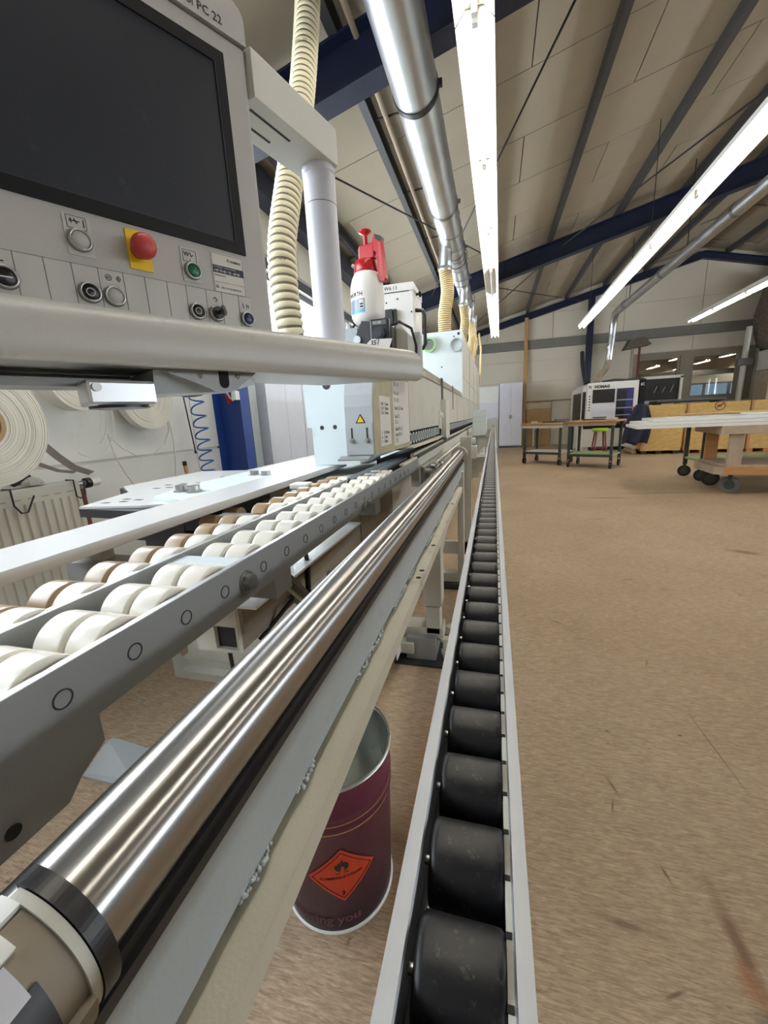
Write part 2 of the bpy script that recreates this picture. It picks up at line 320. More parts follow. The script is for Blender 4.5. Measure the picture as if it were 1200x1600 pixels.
def text(s, size, m, parent, mtx, name='lettering', bend=None, align='LEFT', bold=0.0):
    """flat lettering; mtx maps text x,y,(z out) to parent-local space"""
    cu = bpy.data.curves.new(name, 'FONT'); cu.body = s; cu.size = size; cu.align_x = align; cu.resolution_u = 2; cu.offset = bold; cu.extrude = .0002
    t = bpy.data.objects.new('tmp', cu); COL.objects.link(t); bpy.context.view_layer.update()
    me = bpy.data.meshes.new_from_object(t.evaluated_get(bpy.context.evaluated_depsgraph_get())); bpy.data.objects.remove(t); bpy.data.curves.remove(cu)
    me.name = name
    for q in me.vertices: q.co = bend(q.co) if bend else mtx @ q.co
    me.materials.clear(); me.materials.append(m)
    o = bpy.data.objects.new(name, me); COL.objects.link(o); o.parent = parent; WM[o] = WM[parent].copy(); return o
def plane_m(origin, xd, yd):
    xd = Vector(xd).normalized(); yd = Vector(yd).normalized(); z = xd.cross(yd); o = Vector(origin)
    return Matrix(((xd.x, yd.x, z.x, o.x), (xd.y, yd.y, z.y, o.y), (xd.z, yd.z, z.z, o.z), (0, 0, 0, 1)))
def arc(c, r, a0, a1, n):
    return [(c[0] + r * cos(a0 + (a1 - a0) * i / n), c[1] + r * sin(a0 + (a1 - a0) * i / n)) for i in range(n + 1)]

# ================================================================== SETTING
S = 'structure'
YF, YB = -5.0, 15.3                                           # front and back wall
RDG = 5.9
def zr(x): return 4.084 + .24 * (x if x <= RDG else 2 * RDG - x)   # underside of the purlins
obj('floor', B().box(WX - .1, RX + .1, YF, YB + 8, -.12, 0), M_floor, kind=S)

# roof: deck, boards, purlins, rafters
ceiling = obj('ceiling', B().prism([(WX - .3, zr(WX - .3) + .2), (RDG, zr(RDG) + .2), (RX + .3, zr(RX + .3) + .2), (RX + .3, zr(RX + .3) + .32), (RDG, zr(RDG) + .32), (WX - .3, zr(WX - .3) + .32)], 'y', YF - .1, YB + .2), M_ceil, kind=S)
sl = math.atan(.24)
PL, PW = 2.30, 1.0
pm = B().box(.006, PL - .006, .006, PW - .006, 0, .035, .004).mesh('ceiling_panel'); pm.materials.append(M_ceil)
nx = int((RDG - WX + .4) / (PL * cos(sl))) + 1
for side in (0, 1):
    for j in range(21):
        for i in range(nx + 1):
            s0 = i * PL - (1.15 if j % 2 else 0.0)           # distance down the slope from the ridge
            if s0 < -.01 or s0 * cos(sl) > (RDG - WX + .3): continue
            y0 = YF - .15 + j * PW + .0
            xo = RDG - (s0 + PL) * cos(sl) if side == 0 else RDG + s0 * cos(sl)
            if side == 1 and y0 < 5: continue
            zo = zr(xo) + .15
            if xo < WX - 1.2 or xo > RX: continue
            link('ceiling_panel', pm, ceiling, (xo, y0, zo + random.uniform(-.003, .003)), (0, -sl if side == 0 else sl, 0))
prof = [(-.035, 0), (.035, 0), (.035, .012), (-.023, .012), (-.023, .135), (.035, .135), (.035, .147), (-.035, .147)]
for x in (-2.05, -1.13, -.1, 1.02, 2.2, 3.3, 4.4, 5.5, 6.5, 7.7, 8.9, 10.1, 11.3, 12.5):
    obj('purlin', B().prism([(x + p, zr(x) + q) for p, q in prof], 'y', YF, YB), M_purlin, ceiling)
def rafter(y, depth=.34, fw=.19):
    m = B()
    for x0, x1 in ((WX, RDG), (RDG, RX)):
        for a, c, hw in ((-.02, 0, fw / 2), (-depth, -depth + .02, fw / 2), (-depth + .02, -.02, .008)):
            v = [(x, y + s * hw, zr(x) + z) for x in (x0, x1) for s in (-1, 1) for z in (a, c)]
            m.add(v, [(0, 1, 3, 2), (4, 6, 7, 5), (0, 4, 5, 1), (2, 3, 7, 6), (0, 2, 6, 4), (1, 5, 7, 3)])
    return obj('rafter', m, M_bluesteel, ceiling)
for y in (-2.5, 3.42, 9.35): rafter(y)
rafter(15.2, .2, .14)
# thin wind bracing rods and conduits below the boards
for p0, p1, r in (((-1.9, 3.5, 3.45), (.2, 9.2, 4.0), .01), ((.7, 3.5, 4.1), (-1.3, 9.2, 3.62), .01), ((4.6, 4.0, 4.95), (1.2, 9.2, 4.2), .012), ((-.5, 9.5, 3.85), (2.6, 15.0, 4.5), .01), ((1.0, 9.5, 4.1), (-1.4, 15.0, 3.6), .01), ((2.0, 3.5, 4.4), (-.2, -2, 3.9), .012)):
    obj('bracing_rod', B().cyl(p0, p1, r, n=8), M_darksteel, ceiling)
obj('conduit', B().cyl((-.98, YF, 3.83), (-.98, 9.2, 3.83), .022, n=10), M_greywood, ceiling)
for y in (4.3, 5.6, 7.0, 8.4): obj('conduit_hanger', B().obox((-1.13, y, 3.86), (-.6, y, 3.88), .02, .01), M_darksteel, ceiling)

# left wall with its window band
m = B().box(WX - .24, WX, YF, YB, 0, WZ0).box(WX - .24, WX, YF, YB, WZ1, zr(WX) + .2)
ys = [YF] + [q for ab in WINS_L for q in ab] + [YB]
for k in range(0, len(ys), 2): m.box(WX - .24, WX, ys[k], ys[k + 1], WZ0, WZ1)
wl = obj('wall_left', m, M_wallL, kind=S)
cols = [-3.4, -2.17, -.94, .29, 1.52, 2.78, 3.2]
for a, b in zip(cols[:-1], cols[1:]):
    for z0, z1 in ((.0, .985), (.993, 1.70)): obj('wall_panel', B().box(WX, WX + .018, a + .004, b - .004, z0 + .004, z1 - .004, .003), M_wallL, wl)
for a in (3.72, 5.0, 6.28, 7.56, 8.84, 10.12, 11.4, 12.68, 13.96):
    for z0, z1 in ((.0, .985), (.993, 1.70)): obj('wall_panel', B().box(WX, WX + .018, a + .004, a + 1.276, z0 + .004, z1 - .004, .003), M_wallL, wl)
for a in range(-3, 15): obj('wall_panel', B().box(WX, WX + .018, a + .004, a + .996, 2.9, 3.36, .003), M_wallB, wl)
def window_x(n, x, a, b, z0, z1, sgn, mull):
    w_ = obj('window_%d' % n, B().box(x - .16, x - .04, a, b, z0, z0 + .05).box(x - .16, x - .04, a, b, z1 - .07, z1).box(x - .16, x - .04, a, a + .05, z0 + .05, z1 - .07).box(x - .16, x - .04, b - .05, b, z0 + .05, z1 - .07), M_winframe, kind=S)
    e = [a + .05 + (b - a - .1) * i / mull for i in range(mull + 1)]
    for i in range(mull):
        if i: obj('mullion', B().box(x - .15, x - .05, e[i] - .03, e[i] + .03, z0 + .05, z1 - .07), M_winframe, w_)
        obj('pane', B().box(x - .105, x - .099, e[i] + .001, e[i + 1] - .001, z0 + .05, z1 - .07), M_glass, w_)
    return w_
for i, (a, b) in enumerate(WINS_L): window_x(i + 1, WX, a, b, WZ0, WZ1, 1, 1 if i >= 2 else 2)
obj('trim_1', B().box(WX, WX + .05, 3.72, 12.6, WZ1 - .02, WZ1 + .09), M_purlin, kind=S)
obj('trim_2', B().box(WX + .02, WX + .2, YF, YB, zr(-2.2) - .24, zr(-2.2) - .02), M_bluesteel, kind=S)

# blue portal columns of the left wall
def column(y): return obj('trim_3', B().box(WX + .02, WX + .245, y - .004, y + .012, 0, zr(WX) - .1).box(WX + .245, WX + .26, y - .06, y + .07, 0, zr(WX) - .1).box(WX, WX + .02, y - .1, y + .1, 0, zr(WX) - .1), M_bluecol, kind=S)
for y in (-2.5, 3.16, 9.35): column(y)
obj('trim_4', B().box(WX, WX + .17, 3.38, 3.50, 0, 3.2), M_hood, kind=S)

# right wall, front wall
m = B().box(RX, RX + .24, YF, YB, 0, 1.4).box(RX, RX + .24, YF, YB, 2.8, zr(RX) + .2)
ys = [YF] + [q for ab in WINS_R for q in ab] + [YB]
for k in range(0, len(ys), 2): m.box(RX, RX + .24, ys[k], ys[k + 1], 1.4, 2.8)
obj('wall_right', m, M_wallB, kind=S)
for i, (a, b) in enumerate(WINS_R): window_x(i + 6, RX + .2, a, b, 1.4, 2.8, -1, 2)
obj('wall_front', B().prism([(WX - .24, 0), (RX + .24, 0), (RX + .24, zr(RX) + .2), (RDG, zr(RDG) + .2), (WX - .24, zr(WX) + .2)], 'y', YF - .2, YF), M_wallB, kind=S)

# back wall: core, recessed joints between panels, grey band, window
def clip(poly, a, b, c):                                       # keep a*x+b*z<=c
    out = []
    for i in range(len(poly)):
        p, q = poly[i], poly[(i + 1) % len(poly)]; dp = a * p[0] + b * p[1] - c; dq = a * q[0] + b * q[1] - c
        if dp <= 0: out.append(p)
        if dp * dq < 0: t = dp / (dp - dq); out.append((p[0] + t * (q[0] - p[0]), p[1] + t * (q[1] - p[1])))
    return out
def under_roof(p, off): return clip(clip(p, -.24, 1, 4.084 + off), .24, 1, 4.084 + .24 * 2 * RDG + off)
BX0, BX1, BZ0, BZ1 = 4.27, 7.55, 1.22, 2.78
m = B()
for x0, x1, z0, z1 in ((WX - .24, BX0, 0, 9), (BX1, RX + .24, 0, 9), (BX0, BX1, 0, BZ0), (BX0, BX1, BZ1, 9)):
    m.prism(under_roof([(x0, z0), (x1, z0), (x1, z1), (x0, z1)], .2), 'y', YB, YB + .2)
wb = obj('wall_back', m, M_wallB, kind=S)
xe = [WX, -.9, 1.06, 2.9, BX0]
for a, b in zip(xe[:-1], xe[1:]):
    for z0, z1 in ((0, .74), (.74, 1.48), (1.48, 2.16), (2.16, 2.84), (2.84, 3.22)): obj('wall_panel', B().box(a + .006, b - .006, YB - .025, YB, z0 + .005, z1 - .005, .004), M_wallB, wb)
for a, b in ((BX1, 9.6), (9.6, 11.8), (11.8, RX)):
    for z0, z1 in ((0, 1.48), (1.48, 2.84), (2.84, 3.22)): obj('wall_panel', B().box(a + .006, b - .006, YB - .025, YB, z0 + .005, z1 - .005, .004), M_wallB, wb)
for a, b in ((BX0, 5.9), (5.9, BX1)):
    obj('wall_panel', B().box(a + .006, b - .006, YB - .025, YB, .005, 1.21, .004), M_wallB, wb); obj('wall_panel', B().box(a + .006, b - .006, YB - .025, YB, 2.80, 3.215, .004), M_wallB, wb)
for k in range(8):
    a = WX + k * 2.1; b = a + 2.1
    for z0, z1 in ((3.5, 4.3), (4.3, 5.6)):
        p = under_roof([(a + .008, z0 + .006), (b - .008, z0 + .006), (b - .008, z1), (a + .008, z1)], .12)
        if len(p) > 2: obj('wall_panel', B().prism(p, 'y', YB - .025, YB), M_wallB, wb)
obj('trim_5', B().box(WX, RX, YB - .10, YB, 3.22, 3.5, .01), M_band, kind=S)
win = obj('window_10', B().box(BX0, BX1, YB - .05, YB + .1, BZ0, BZ0 + .12).box(BX0, BX1, YB - .05, YB + .1, BZ1 - .14, BZ1).box(BX0, BX0 + .1, YB - .05, YB + .1, BZ0 + .12, BZ1 - .14).box(BX1 - .36, BX1, YB - .05, YB + .1, BZ0 + .12, BZ1 - .14).box(5.62, 5.92, YB - .06, YB + .1, BZ0 + .12, BZ1 - .14), M_frame, kind=S)
for a, b in ((BX0 + .1, 5.62), (5.92, BX1 - .36)):
    z0, z1 = BZ0 + .12, BZ1 - .14
    obj('sash', B().box(a, b, YB - .03, YB + .05, z0, z0 + .07).box(a, b, YB - .03, YB + .05, z1 - .07, z1).box(a, a + .07, YB - .03, YB + .05, z0 + .07, z1 - .07).box(b - .07, b, YB - .03, YB + .05, z0 + .07, z1 - .07), M_frame, win)
    obj('pane', B().box(a + .07, b - .07, YB + .01, YB + .016, z0 + .07, z1 - .07), M_glass, win)
# the room behind that window
nr = obj('neighbour_room', B().box(2, 2.1, YB + .2, YB + 8, 0, 3.6).box(13, 13.1, YB + .2, YB + 8, 0, 3.6).box(2, 13.1, YB + .2, YB + 8, 3.6, 3.7).box(2, 13.1, YB + 7.9, YB + 8, 0, .9).box(2, 13.1, YB + 7.9, YB + 8, 2.1, 3.6).box(2, 8.7, YB + 7.9, YB + 8, .9, 2.1).box(11.5, 13.1, YB + 7.9, YB + 8, .9, 2.1), M_wallB, kind=S)
obj('window_11', B().box(8.7, 11.5, YB + 7.9, YB + 7.96, .9, .97).box(8.7, 11.5, YB + 7.9, YB + 7.96, 2.03, 2.1).box(9.6, 9.7, YB + 7.9, YB + 7.96, .97, 2.03).box(10.6, 10.7, YB + 7.9, YB + 7.96, .97, 2.03), M_winframe, kind=S)
for a, b in ((8.7, 9.6), (9.7, 10.6), (10.7, 11.5)): obj('pane', B().box(a, b, YB + 7.93, YB + 7.936, .97, 2.03), M_dimglass, bpy.data.objects['window_11'])  # panes darkened to hold down the bright sky outside
obj('trim_6', B().box(2.1, 13, YB + 5.0, YB + 5.2, 2.3, 2.5), M_band, kind=S)

# timber post, navy post, wall pipe
obj('trim_7', B().box(.955, 1.065, YB - .2, YB - .1, 0, 4.2, .004), M_wood, kind=S)
obj('trim_8', B().box(2.86, 3.04, YB - .24, YB - .1, 0, 4.58, .004), M_bluesteel, kind=S)
obj('trim_9', B().cyl((1.07, YB - .06, 1.5), (2.85, YB - .06, 1.52), .022, n=8).cyl((1.9, YB - .06, .1), (1.9, YB - .06, 1.5), .015, n=8), M_greywood, kind=S)
obj('trim_10', B().box(7.62, 7.86, YB - .4, YB - .1, 0, 4.9), M_darksteel, kind=S)

# ------------------------------------------------------------------ strip lamps
FL = 1.30
def fixture_proto(drop, lit=True):
    t = thing('strip_lamp', '', 'lamp')
    r = B().prism([(-.10, 0), (-.098, 0), (-.045, .062), (.045, .062), (.098, 0), (.10, 0), (.047, .066), (-.047, .066)], 'y', .006, FL - .006)
    obj('reflector', r, M_reflector, t); obj('housing', B().box(-.042, .042, .004, FL - .004, .067, .115, .004), M_lamphouse, t)
    obj('tube', B().cyl((0, .05, .03), (0, FL - .05, .03), .013, n=12), M_tube if lit else M_tubeoff, t)
    for y in (.03, FL - .03): obj('lamp_holder', B().box(-.016, .016, y - .018, y + .018, .008, .064, .004), M_white, t)
    return t
ORD = ['first', 'second', 'third', 'fourth', 'fifth', 'sixth', 'seventh', 'eighth', 'ninth', 'tenth', 'eleventh']
def lamp_row(xf, y0, n, z, where, group, unlit=()):
    drop = min(zr(xf(y0)), zr(xf(y0 + n * FL))) - z + .01
    wire = B().cyl((0, 0, .115), (0, 0, drop), .005, n=6).mesh('suspension_wire'); wire.materials.append(M_darksteel)
    pr_ = {True: fixture_proto(drop, True), False: None}
    first = True
    for k in range(n):
        y = y0 + k * FL; lit = k not in unlit
        if pr_[lit] is None: pr_[lit] = fixture_proto(drop, False); o = pr_[lit]
        elif first: o = pr_[lit]; first = False
        else:
            o = copy_tree(pr_[lit])
            for ch in list(o.children):
                if ch.name.startswith('suspension'): bpy.data.objects.remove(ch)
        if k % 3 == 1: link('suspension_wire', wire, o, (0, .06, 0))
        dx = xf(y + FL) - xf(y); o.location = (xf(y), y, z); o.rotation_euler = (0, 0, -atan2(dx, FL)); WM[o] = Matrix.Translation(o.location)
        o['label'] = ('%s strip lamp, %s from the near end of the row %s' % ('glowing' if lit else 'unlit', ORD[k], where)); o['group'] = group; o['category'] = 'lamp'
lamp_row(lambda y: -.118 + .0135 * (y - 2.6), .01, 9, 3.1, 'above the machine', 'strip lamps above the machine', unlit=(5,))
lamp_row(lambda y: 1.86 + .022 * (y - 4.0), 1.25, 8, 3.1, 'over the open floor', 'strip lamps over the open floor')
lamp_row(lambda y: 4.50 + .03 * (y - 8.6), 7.12, 4, 3.1, 'near the far right wall', 'strip lamps near the far right wall')
lamp_row(lambda y: 4.50, 3.2, 3, 3.1, 'above the right aisle', 'strip lamps above the right aisle')
lp = fixture_proto(.85)
k = 0
for x, y in ((8.0, 17.1), (8.05, 19.3), (6.36, 17.0), (6.6, 20.1), (10.75, 21.8), (8.2, 21.7)):
    o = lp if k == 0 else copy_tree(lp); k += 1
    o.location = (x, y, 2.75); props(o, 'strip lamp seen through the back window, ' + ('nearest behind the right pane', 'second behind the right pane', 'nearest behind the left pane', 'second behind the left pane', 'farthest to the right', 'farthest, beside the middle post')[k - 1], 'lamp', 'strip lamps in the room behind the back window')

# ================================================================== ROLLER TRACK beside the machine
trk = thing('roller_track', 'long aluminium roller track with black rollers running beside the machine', 'roller track', (-.014, 0, .80))
Y0, Y1 = -.26, 9.9
obj('side_rail', B().prism([(-.0482, .900), (-.0395, .900), (-.0385, .8985), (-.0385, .8935), (-.0405, .892), (-.0405, .852), (.0, .852), (.0, .848), (-.046, .848), (-.046, .892), (-.0482, .894)], 'y', Y0, Y1), M_alu, trk)
obj('side_rail', B().prism([(.0206, .900), (.0128, .900), (.0122, .896), (.0092, .8945), (.0092, .892), (.012, .890), (.012, .852), (.0, .852), (.0, .848), (.0185, .848), (.0185, .892), (.0206, .894)], 'y', Y0, Y1), M_alu, trk)
rl = B().lathe([(0, -.0215), (.021, -.0215), (.0232, -.0195), (.0235, -.017), (.0235, .017), (.0232, .0195), (.021, .0215), (0, .0215)], (0, 0, 0), (1, 0, 0), 28).mesh('roller'); rl.materials.append(M_rubber)
ax = B().cyl((-.0262, 0, 0), (.0236, 0, 0), .0028, n=8).mesh('axle'); ax.materials.append(M_steel)
n = int((Y1 - Y0) / .053)
for k in range(n):
    r = link('roller', rl, trk, (.0012, Y0 + .03 + k * .053, .0780)); link('axle', ax, r)
obj('wear_strip', B().box(.0088, .0124, Y0, Y1, .889, .8958), M_cream, trk)
nt_ = B()
for k in range(2 * 70): nt_.box(.0084, .0115, Y0 + .0425 + k * .0265, Y0 + .0455 + k * .0265, .8915, .8962)
obj('slot_row', nt_, M_blackhole, trk, kind='stuff')
# brackets that carry the track from the machine
for y in (3.1, 6.0, 9.0): obj('bracket', B().prism([(-.19, .845), (-.02, .845), (-.02, .83), (-.12, .70), (-.19, .66)], 'y', y, y + .012).box(-.19, 0, y - .03, y + .04, .838, .847), M_cream, trk)
obj('bracket', B().prism([(-.19, .845), (-.02, .845), (-.02, .83), (-.12, .70), (-.19, .66)], 'y', .6 - 1.0, .612 - 1.0).box(-.19, 0, -.43, -.36, .838, .847), M_cream, trk)

# ================================================================== EXTENSION SUPPORT (steel tube, beam, angle)
ext = thing('extension_support', 'polished steel tube over a pale beam and cream angle, sliding out of the machine', 'machine support', (-.22, 1.4, .72))
RX0, RZ0, RR = -.234, .883, .035
obj('tube', B().ring((RX0, -.02, RZ0), (RX0, 2.93, RZ0), RR, RR - .004, 48), M_chrome, ext)
obj('collar', B().ring((RX0, 2.86, RZ0), (RX0, 2.92, RZ0), .056, .036, 32), M_cream, ext, label='cream collar at the far end of the tube')
obj('under_rail', B().box(-.256, -.2005, -.1, 2.9, .838, .8475).box(-.25, -.206, -.1, 2.9, .8475, .856), M_graphite, ext)
obj('beam', B().box(-.262, -.2, -.12, 2.9, .762, .838, .006), M_bone, ext)
fb = B(); y = -.05
while y < 2.3:
    if random.random() < .72:
        L_ = random.uniform(.03, .10); yy = y
        while yy < y + L_:
            r = random.uniform(.0012, .003); fb.lathe([(0, -r), (r * .7, -r * .7), (r, 0), (r * .7, r * .7), (0, r)], (-.2005 + random.uniform(-.002, .003), yy, .7625 + random.uniform(-.004, .004)), (random.random() - .5, 1, random.random() - .5), 8); yy += r * .9
    y += random.uniform(.05, .12)
obj('filler_bead', fb, M_foamw, ext, kind='stuff')
obj('angle_rail', B().box(-.245, -.172, -.12, 2.32, .745, .750).box(-.1765, -.172, -.12, 2.32, .722, .745), M_angle, ext)
hb = B()
for y in (.95, 1.0, 1.22, 1.85): hb.cyl((-.183, y, .7498), (-.183, y, .7506), .007, n=12)
obj('bolt_hole', hb, M_blackhole, ext)
obj('hanger', B().box(-.25, -.21, .2, .26, .74, .77).box(-.25, -.21, 1.4, 1.46, .74, .77).box(-.25, -.21, 2.2, 2.26, .74, .77), M_darksteel, ext)
# end clamp close to the camera
def half(ro, ri, a0, a1, y0, y1):
    p = arc((RX0, RZ0), ro, rad(a0), rad(a1), 48) + arc((RX0, RZ0), ri, rad(a1), rad(a0), 48); return B().prism(p, 'y', y0, y1)
obj('seal_ring', half(.0455, .0352, -95, 90, .100, .1095), M_black, ext, label='black seal strip of the tube clamp')
gl_ = B()
for k in range(7): gl_.ring((RX0, .018 + k * .012, RZ0), (RX0, .0245 + k * .012, RZ0), .0385, .0352, 36)
obj('bellows', gl_, M_black, ext)
obj('clamp', half(.0445, .0365, -90, 86, .0945, .0995), M_cream, ext, label='cast grey clamp half-round on the tube end')
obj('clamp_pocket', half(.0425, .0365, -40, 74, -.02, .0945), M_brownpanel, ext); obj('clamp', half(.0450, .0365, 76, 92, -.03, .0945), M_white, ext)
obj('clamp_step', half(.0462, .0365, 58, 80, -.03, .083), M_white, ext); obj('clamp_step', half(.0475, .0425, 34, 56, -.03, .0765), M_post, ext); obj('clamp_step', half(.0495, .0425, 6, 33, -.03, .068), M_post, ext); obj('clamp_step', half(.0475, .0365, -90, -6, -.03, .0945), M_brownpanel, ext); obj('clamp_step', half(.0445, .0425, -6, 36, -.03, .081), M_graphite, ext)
obj('clamp_bolt', B().cyl((-.190, .058, .876), (-.183, .060, .880), .010, n=18).cyl((-.183, .060, .880), (-.180, .061, .882), .0075, n=6), M_angle, ext)

# ================================================================== INFEED ROLLER CONVEYOR
con = thing('roller_conveyor', 'infeed conveyor with ivory wheels between a grey rail and a wide white rail', 'conveyor', (-.6, .9, 0))
XF = -.370
obj('side_plate', B().prism([(-.25, .95), (2.03, .95), (2.03, .897), (.25, .884), (.25, .854), (.222, .838), (.208, .824), (-.25, .826)], 'x', XF - .008, XF), M_rail, con)
obj('centre_rail', B().box(-.506, -.4955, -.25, 1.30, .89, .952), M_rail, con)
obj('rail_glint', B().box(XF - .008, XF, -.25, 2.03, .95, .9512), M_railglint, con); obj('rail_glint', B().box(-.506, -.4955, -.25, 1.30, .952, .9532), M_railglint, con)  # added bright strips imitate window glare along the rail tops
obj('fence_rail', B().box(-.892, -.736, -.35, 1.96, .926, .95, .0015), M_fence, con)
obj('fence_beam', B().box(-.88, -.80, .95, 1.30, .86, .926), M_darksteel, con)
for y in (-.08, .62): obj('fence_bracket', B().box(-.88, -.80, y, y + .03, .888, .926), M_cream, con)
wh = B().lathe([(.0335, -.0198), (.0355, -.0192), (.0368, -.0172), (.037, -.015), (.037, .015), (.0368, .0172), (.0355, .0192), (.0335, .0198)], (0, 0, 0), (1, 0, 0), 40)
for sg in (-1, 1): wh.lathe([(.0335, .0198 * sg), (.0255, .0198 * sg), (.0245, .0170 * sg), (.0105, .0170 * sg), (.0105, .010 * sg)], (0, 0, 0), (1, 0, 0), 40, False)
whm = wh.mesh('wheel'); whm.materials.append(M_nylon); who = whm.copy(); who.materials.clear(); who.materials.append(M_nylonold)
hbm = B().lathe([(0, -.0155), (.011, -.0155), (.0125, -.0125), (.0125, .0125), (.011, .0155), (0, .0155)], (0, 0, 0), (1, 0, 0), 16).mesh('hub'); hbm.materials.append(M_hub)
axf = B().cyl((-.122, 0, 0), (.0, 0, 0), .006, n=10).mesh('axle'); axf.materials.append(M_steel)
base = con.location
YFR = [.2235 + .0767 * k for k in range(-5, 4)] + [.556 + .0795 * k for k in range(13)]
YBK = [.295 + .0767 * k for k in range(-6, 7)] + [.885 + .0775 * k for k in range(7)]
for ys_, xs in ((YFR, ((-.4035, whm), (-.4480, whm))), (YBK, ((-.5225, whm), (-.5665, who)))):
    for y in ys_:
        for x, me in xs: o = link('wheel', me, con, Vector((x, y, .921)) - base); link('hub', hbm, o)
for y in YFR: link('axle', axf, con, Vector((XF - .004, y, .921)) - base)
for y in YBK: link('axle', axf, con, Vector((-.4965, y, .921)) - base)
rg = B().ring((XF, 0, 0), (XF + .0007, 0, 0), .0092, .0078, 24).mesh('axle_ring'); rg.materials.append(M_darksteel)
for y in YFR + [1.6, 1.68, 1.76]: link('axle_ring', rg, con, Vector((-base.x, y - base.y, .921)))
def hexbolt(m, p, d, r=.011, h=.008):
    p = Vector(p); d = Vector(d).normalized(); m.cyl(p, p + d * .0025, r * 1.35, n=20); m.cyl(p + d * .0025, p + d * (.0025 + h), r, n=6); m.cyl(p + d * (.0025 + h), p + d * (.0035 + h), r * .75, n=12); return m
obj('hex_bolt', hexbolt(B(), (XF, .505, .915), (1, 0, 0), .0135, .010), M_steel, con)
obj('hex_bolt', hexbolt(B(), (XF, 1.10, .905), (1, 0, 0), .011, .008), M_steel, con); obj('hex_bolt', hexbolt(B(), (XF, 1.145, .905), (1, 0, 0), .011, .008), M_steel, con)
obj('cross_plate', B().box(-.497, -.378, .484, .521, .943, .9475), M_lblue, con)
obj('cross_plate', B().box(-.66, -.50, .815, .85, .935, .94), M_steel, con)
obj('guide_block', B().box(-.64, -.58, 1.16, 1.21, .945, .962, .004), M_white, con); obj('guide_block', B().box(-.63, -.585, 1.15, 1.20, .92, .944, .003), M_steel, con)
obj('bolt_hole', B().cyl((XF, .166, .842), (XF + .001, .166, .842), .006, n=14), M_blackhole, con)
# frame under the wheels
zc, xc, hw = .681, -.588, .0285
obj('beam', B().box(-.667, -.554, .712, 1.45, .645, .757), M_brownpanel, con)  # brown stands for floor reflection and shade on its side
ep = B().box(-.668, xc - hw, .70, .712, .644, .758).box(xc + hw, -.5535, .70, .712, .644, .758).box(xc - hw, xc + hw, .70, .712, .644, zc - hw).box(xc - hw, xc + hw, .70, .712, zc + hw, .758)
obj('end_plate', ep, M_cream2, con); obj('tube_mouth', B().box(xc - hw, xc + hw, .7115, .7125, zc - hw, zc + hw), M_graphite, con)
obj('cover_strip', B().box(-.505, -.452, .635, 1.30, .795, .801), M_white, con); obj('strip_rib', B().box(-.503, -.497, .65, 1.28, .73, .795), M_brownpanel, con)
obj('strut', B().obox((-.47, .72, .85), (-.52, 1.02, .60), .012, .07, (1, 0, 0)), M_darksteel, con); obj('strut', B().obox((-.465, .715, .85), (-.515, 1.015, .60), .014, .012, (1, 0, 0)), M_cream, con)
for y in (.60, 1.25, -.10): obj('cross_member', B().box(-.88, -.38, y, y + .06, .84, .888), M_rail, con)
obj('rear_leg', B().box(-.86, -.80, -.3, -.24, 0, .87).box(-.92, -.74, -.36, -.18, 0, .012), M_rail, con); obj('front_leg', B().box(-.44, -.38, -.3, -.24, 0, .87).box(-.50, -.34, -.36, -.18, 0, .012), M_rail, con)
for dx, dy, dz in ((0, 0, 0), (.03, .03, -.05), (.012, .06, -.02)): obj('cable', B().sweep([(-.50 + dx, .86 + dy, .87), (-.50 + dx, .88 + dy, .78), (-.51 + dx, .88 + dy, .70 + dz), (-.54 + dx, .85 + dy, .66 + dz), (-.57 + dx, .80, .62)], .006, 8), M_black, con)
obj('cable', B().sweep([(-.60, .72, .655), (-.605, .73, .58), (-.58, .75, .53), (-.5, .8, .52)], .005, 8), M_black, con)
# folded floor foot beside the conveyor
ft = B().add([(-1.355, .825, .01), (-1.165, .838, .01), (-1.17, .96, .01), (-1.36, .95, .01), (-1.34, .90, .065), (-1.31, .902, .065), (-1.31, .93, .065), (-1.34, .928, .065)], [(0, 1, 5, 4), (1, 2, 6, 5), (2, 3, 7, 6), (3, 0, 4, 7), (4, 5, 6, 7), (0, 1, 2, 3)]).box(-1.36, -1.16, .815, .965, 0, .01)
single('machine_foot', ft, M_hood, (-1.25, .93, 0), 'pale folded metal foot standing on the floor behind the steel tube', 'foot')

# ================================================================== EDGE BANDING MACHINE
eb = thing('edge_banding_machine', 'long grey edge banding machine with chain track, upper beam and tall hood', 'machine', (-.9, 7, 0))
obj('bed', B().box(-1.42, -.62, 1.42, 12.6, .07, .90, .004), M_cream2, eb)
for a, b in ((1.34, 1.73), (1.745, 2.35), (2.365, 3.2), (3.215, 4.6), (4.615, 6.2), (6.215, 8.0), (8.015, 10.2), (10.215, 12.5)):
    obj('side_panel', B().box(-.62, -.605, a, b, .12, .875, .002), M_brownpanel if a < 2.3 else M_cream, eb)
obj('foot_tray', B().prism([(-1.46, .0), (-.66, 0), (-.66, .10), (-.70, .04), (-1.42, .04), (-1.46, .10)], 'y', 1.36, 1.41).box(-1.46, -.64, 1.41, 1.60, 0, .07), M_cream, eb)
obj('base_plinth', B().box(-1.40, -.66, 1.60, 12.5, 0, .07), M_graphite, eb)
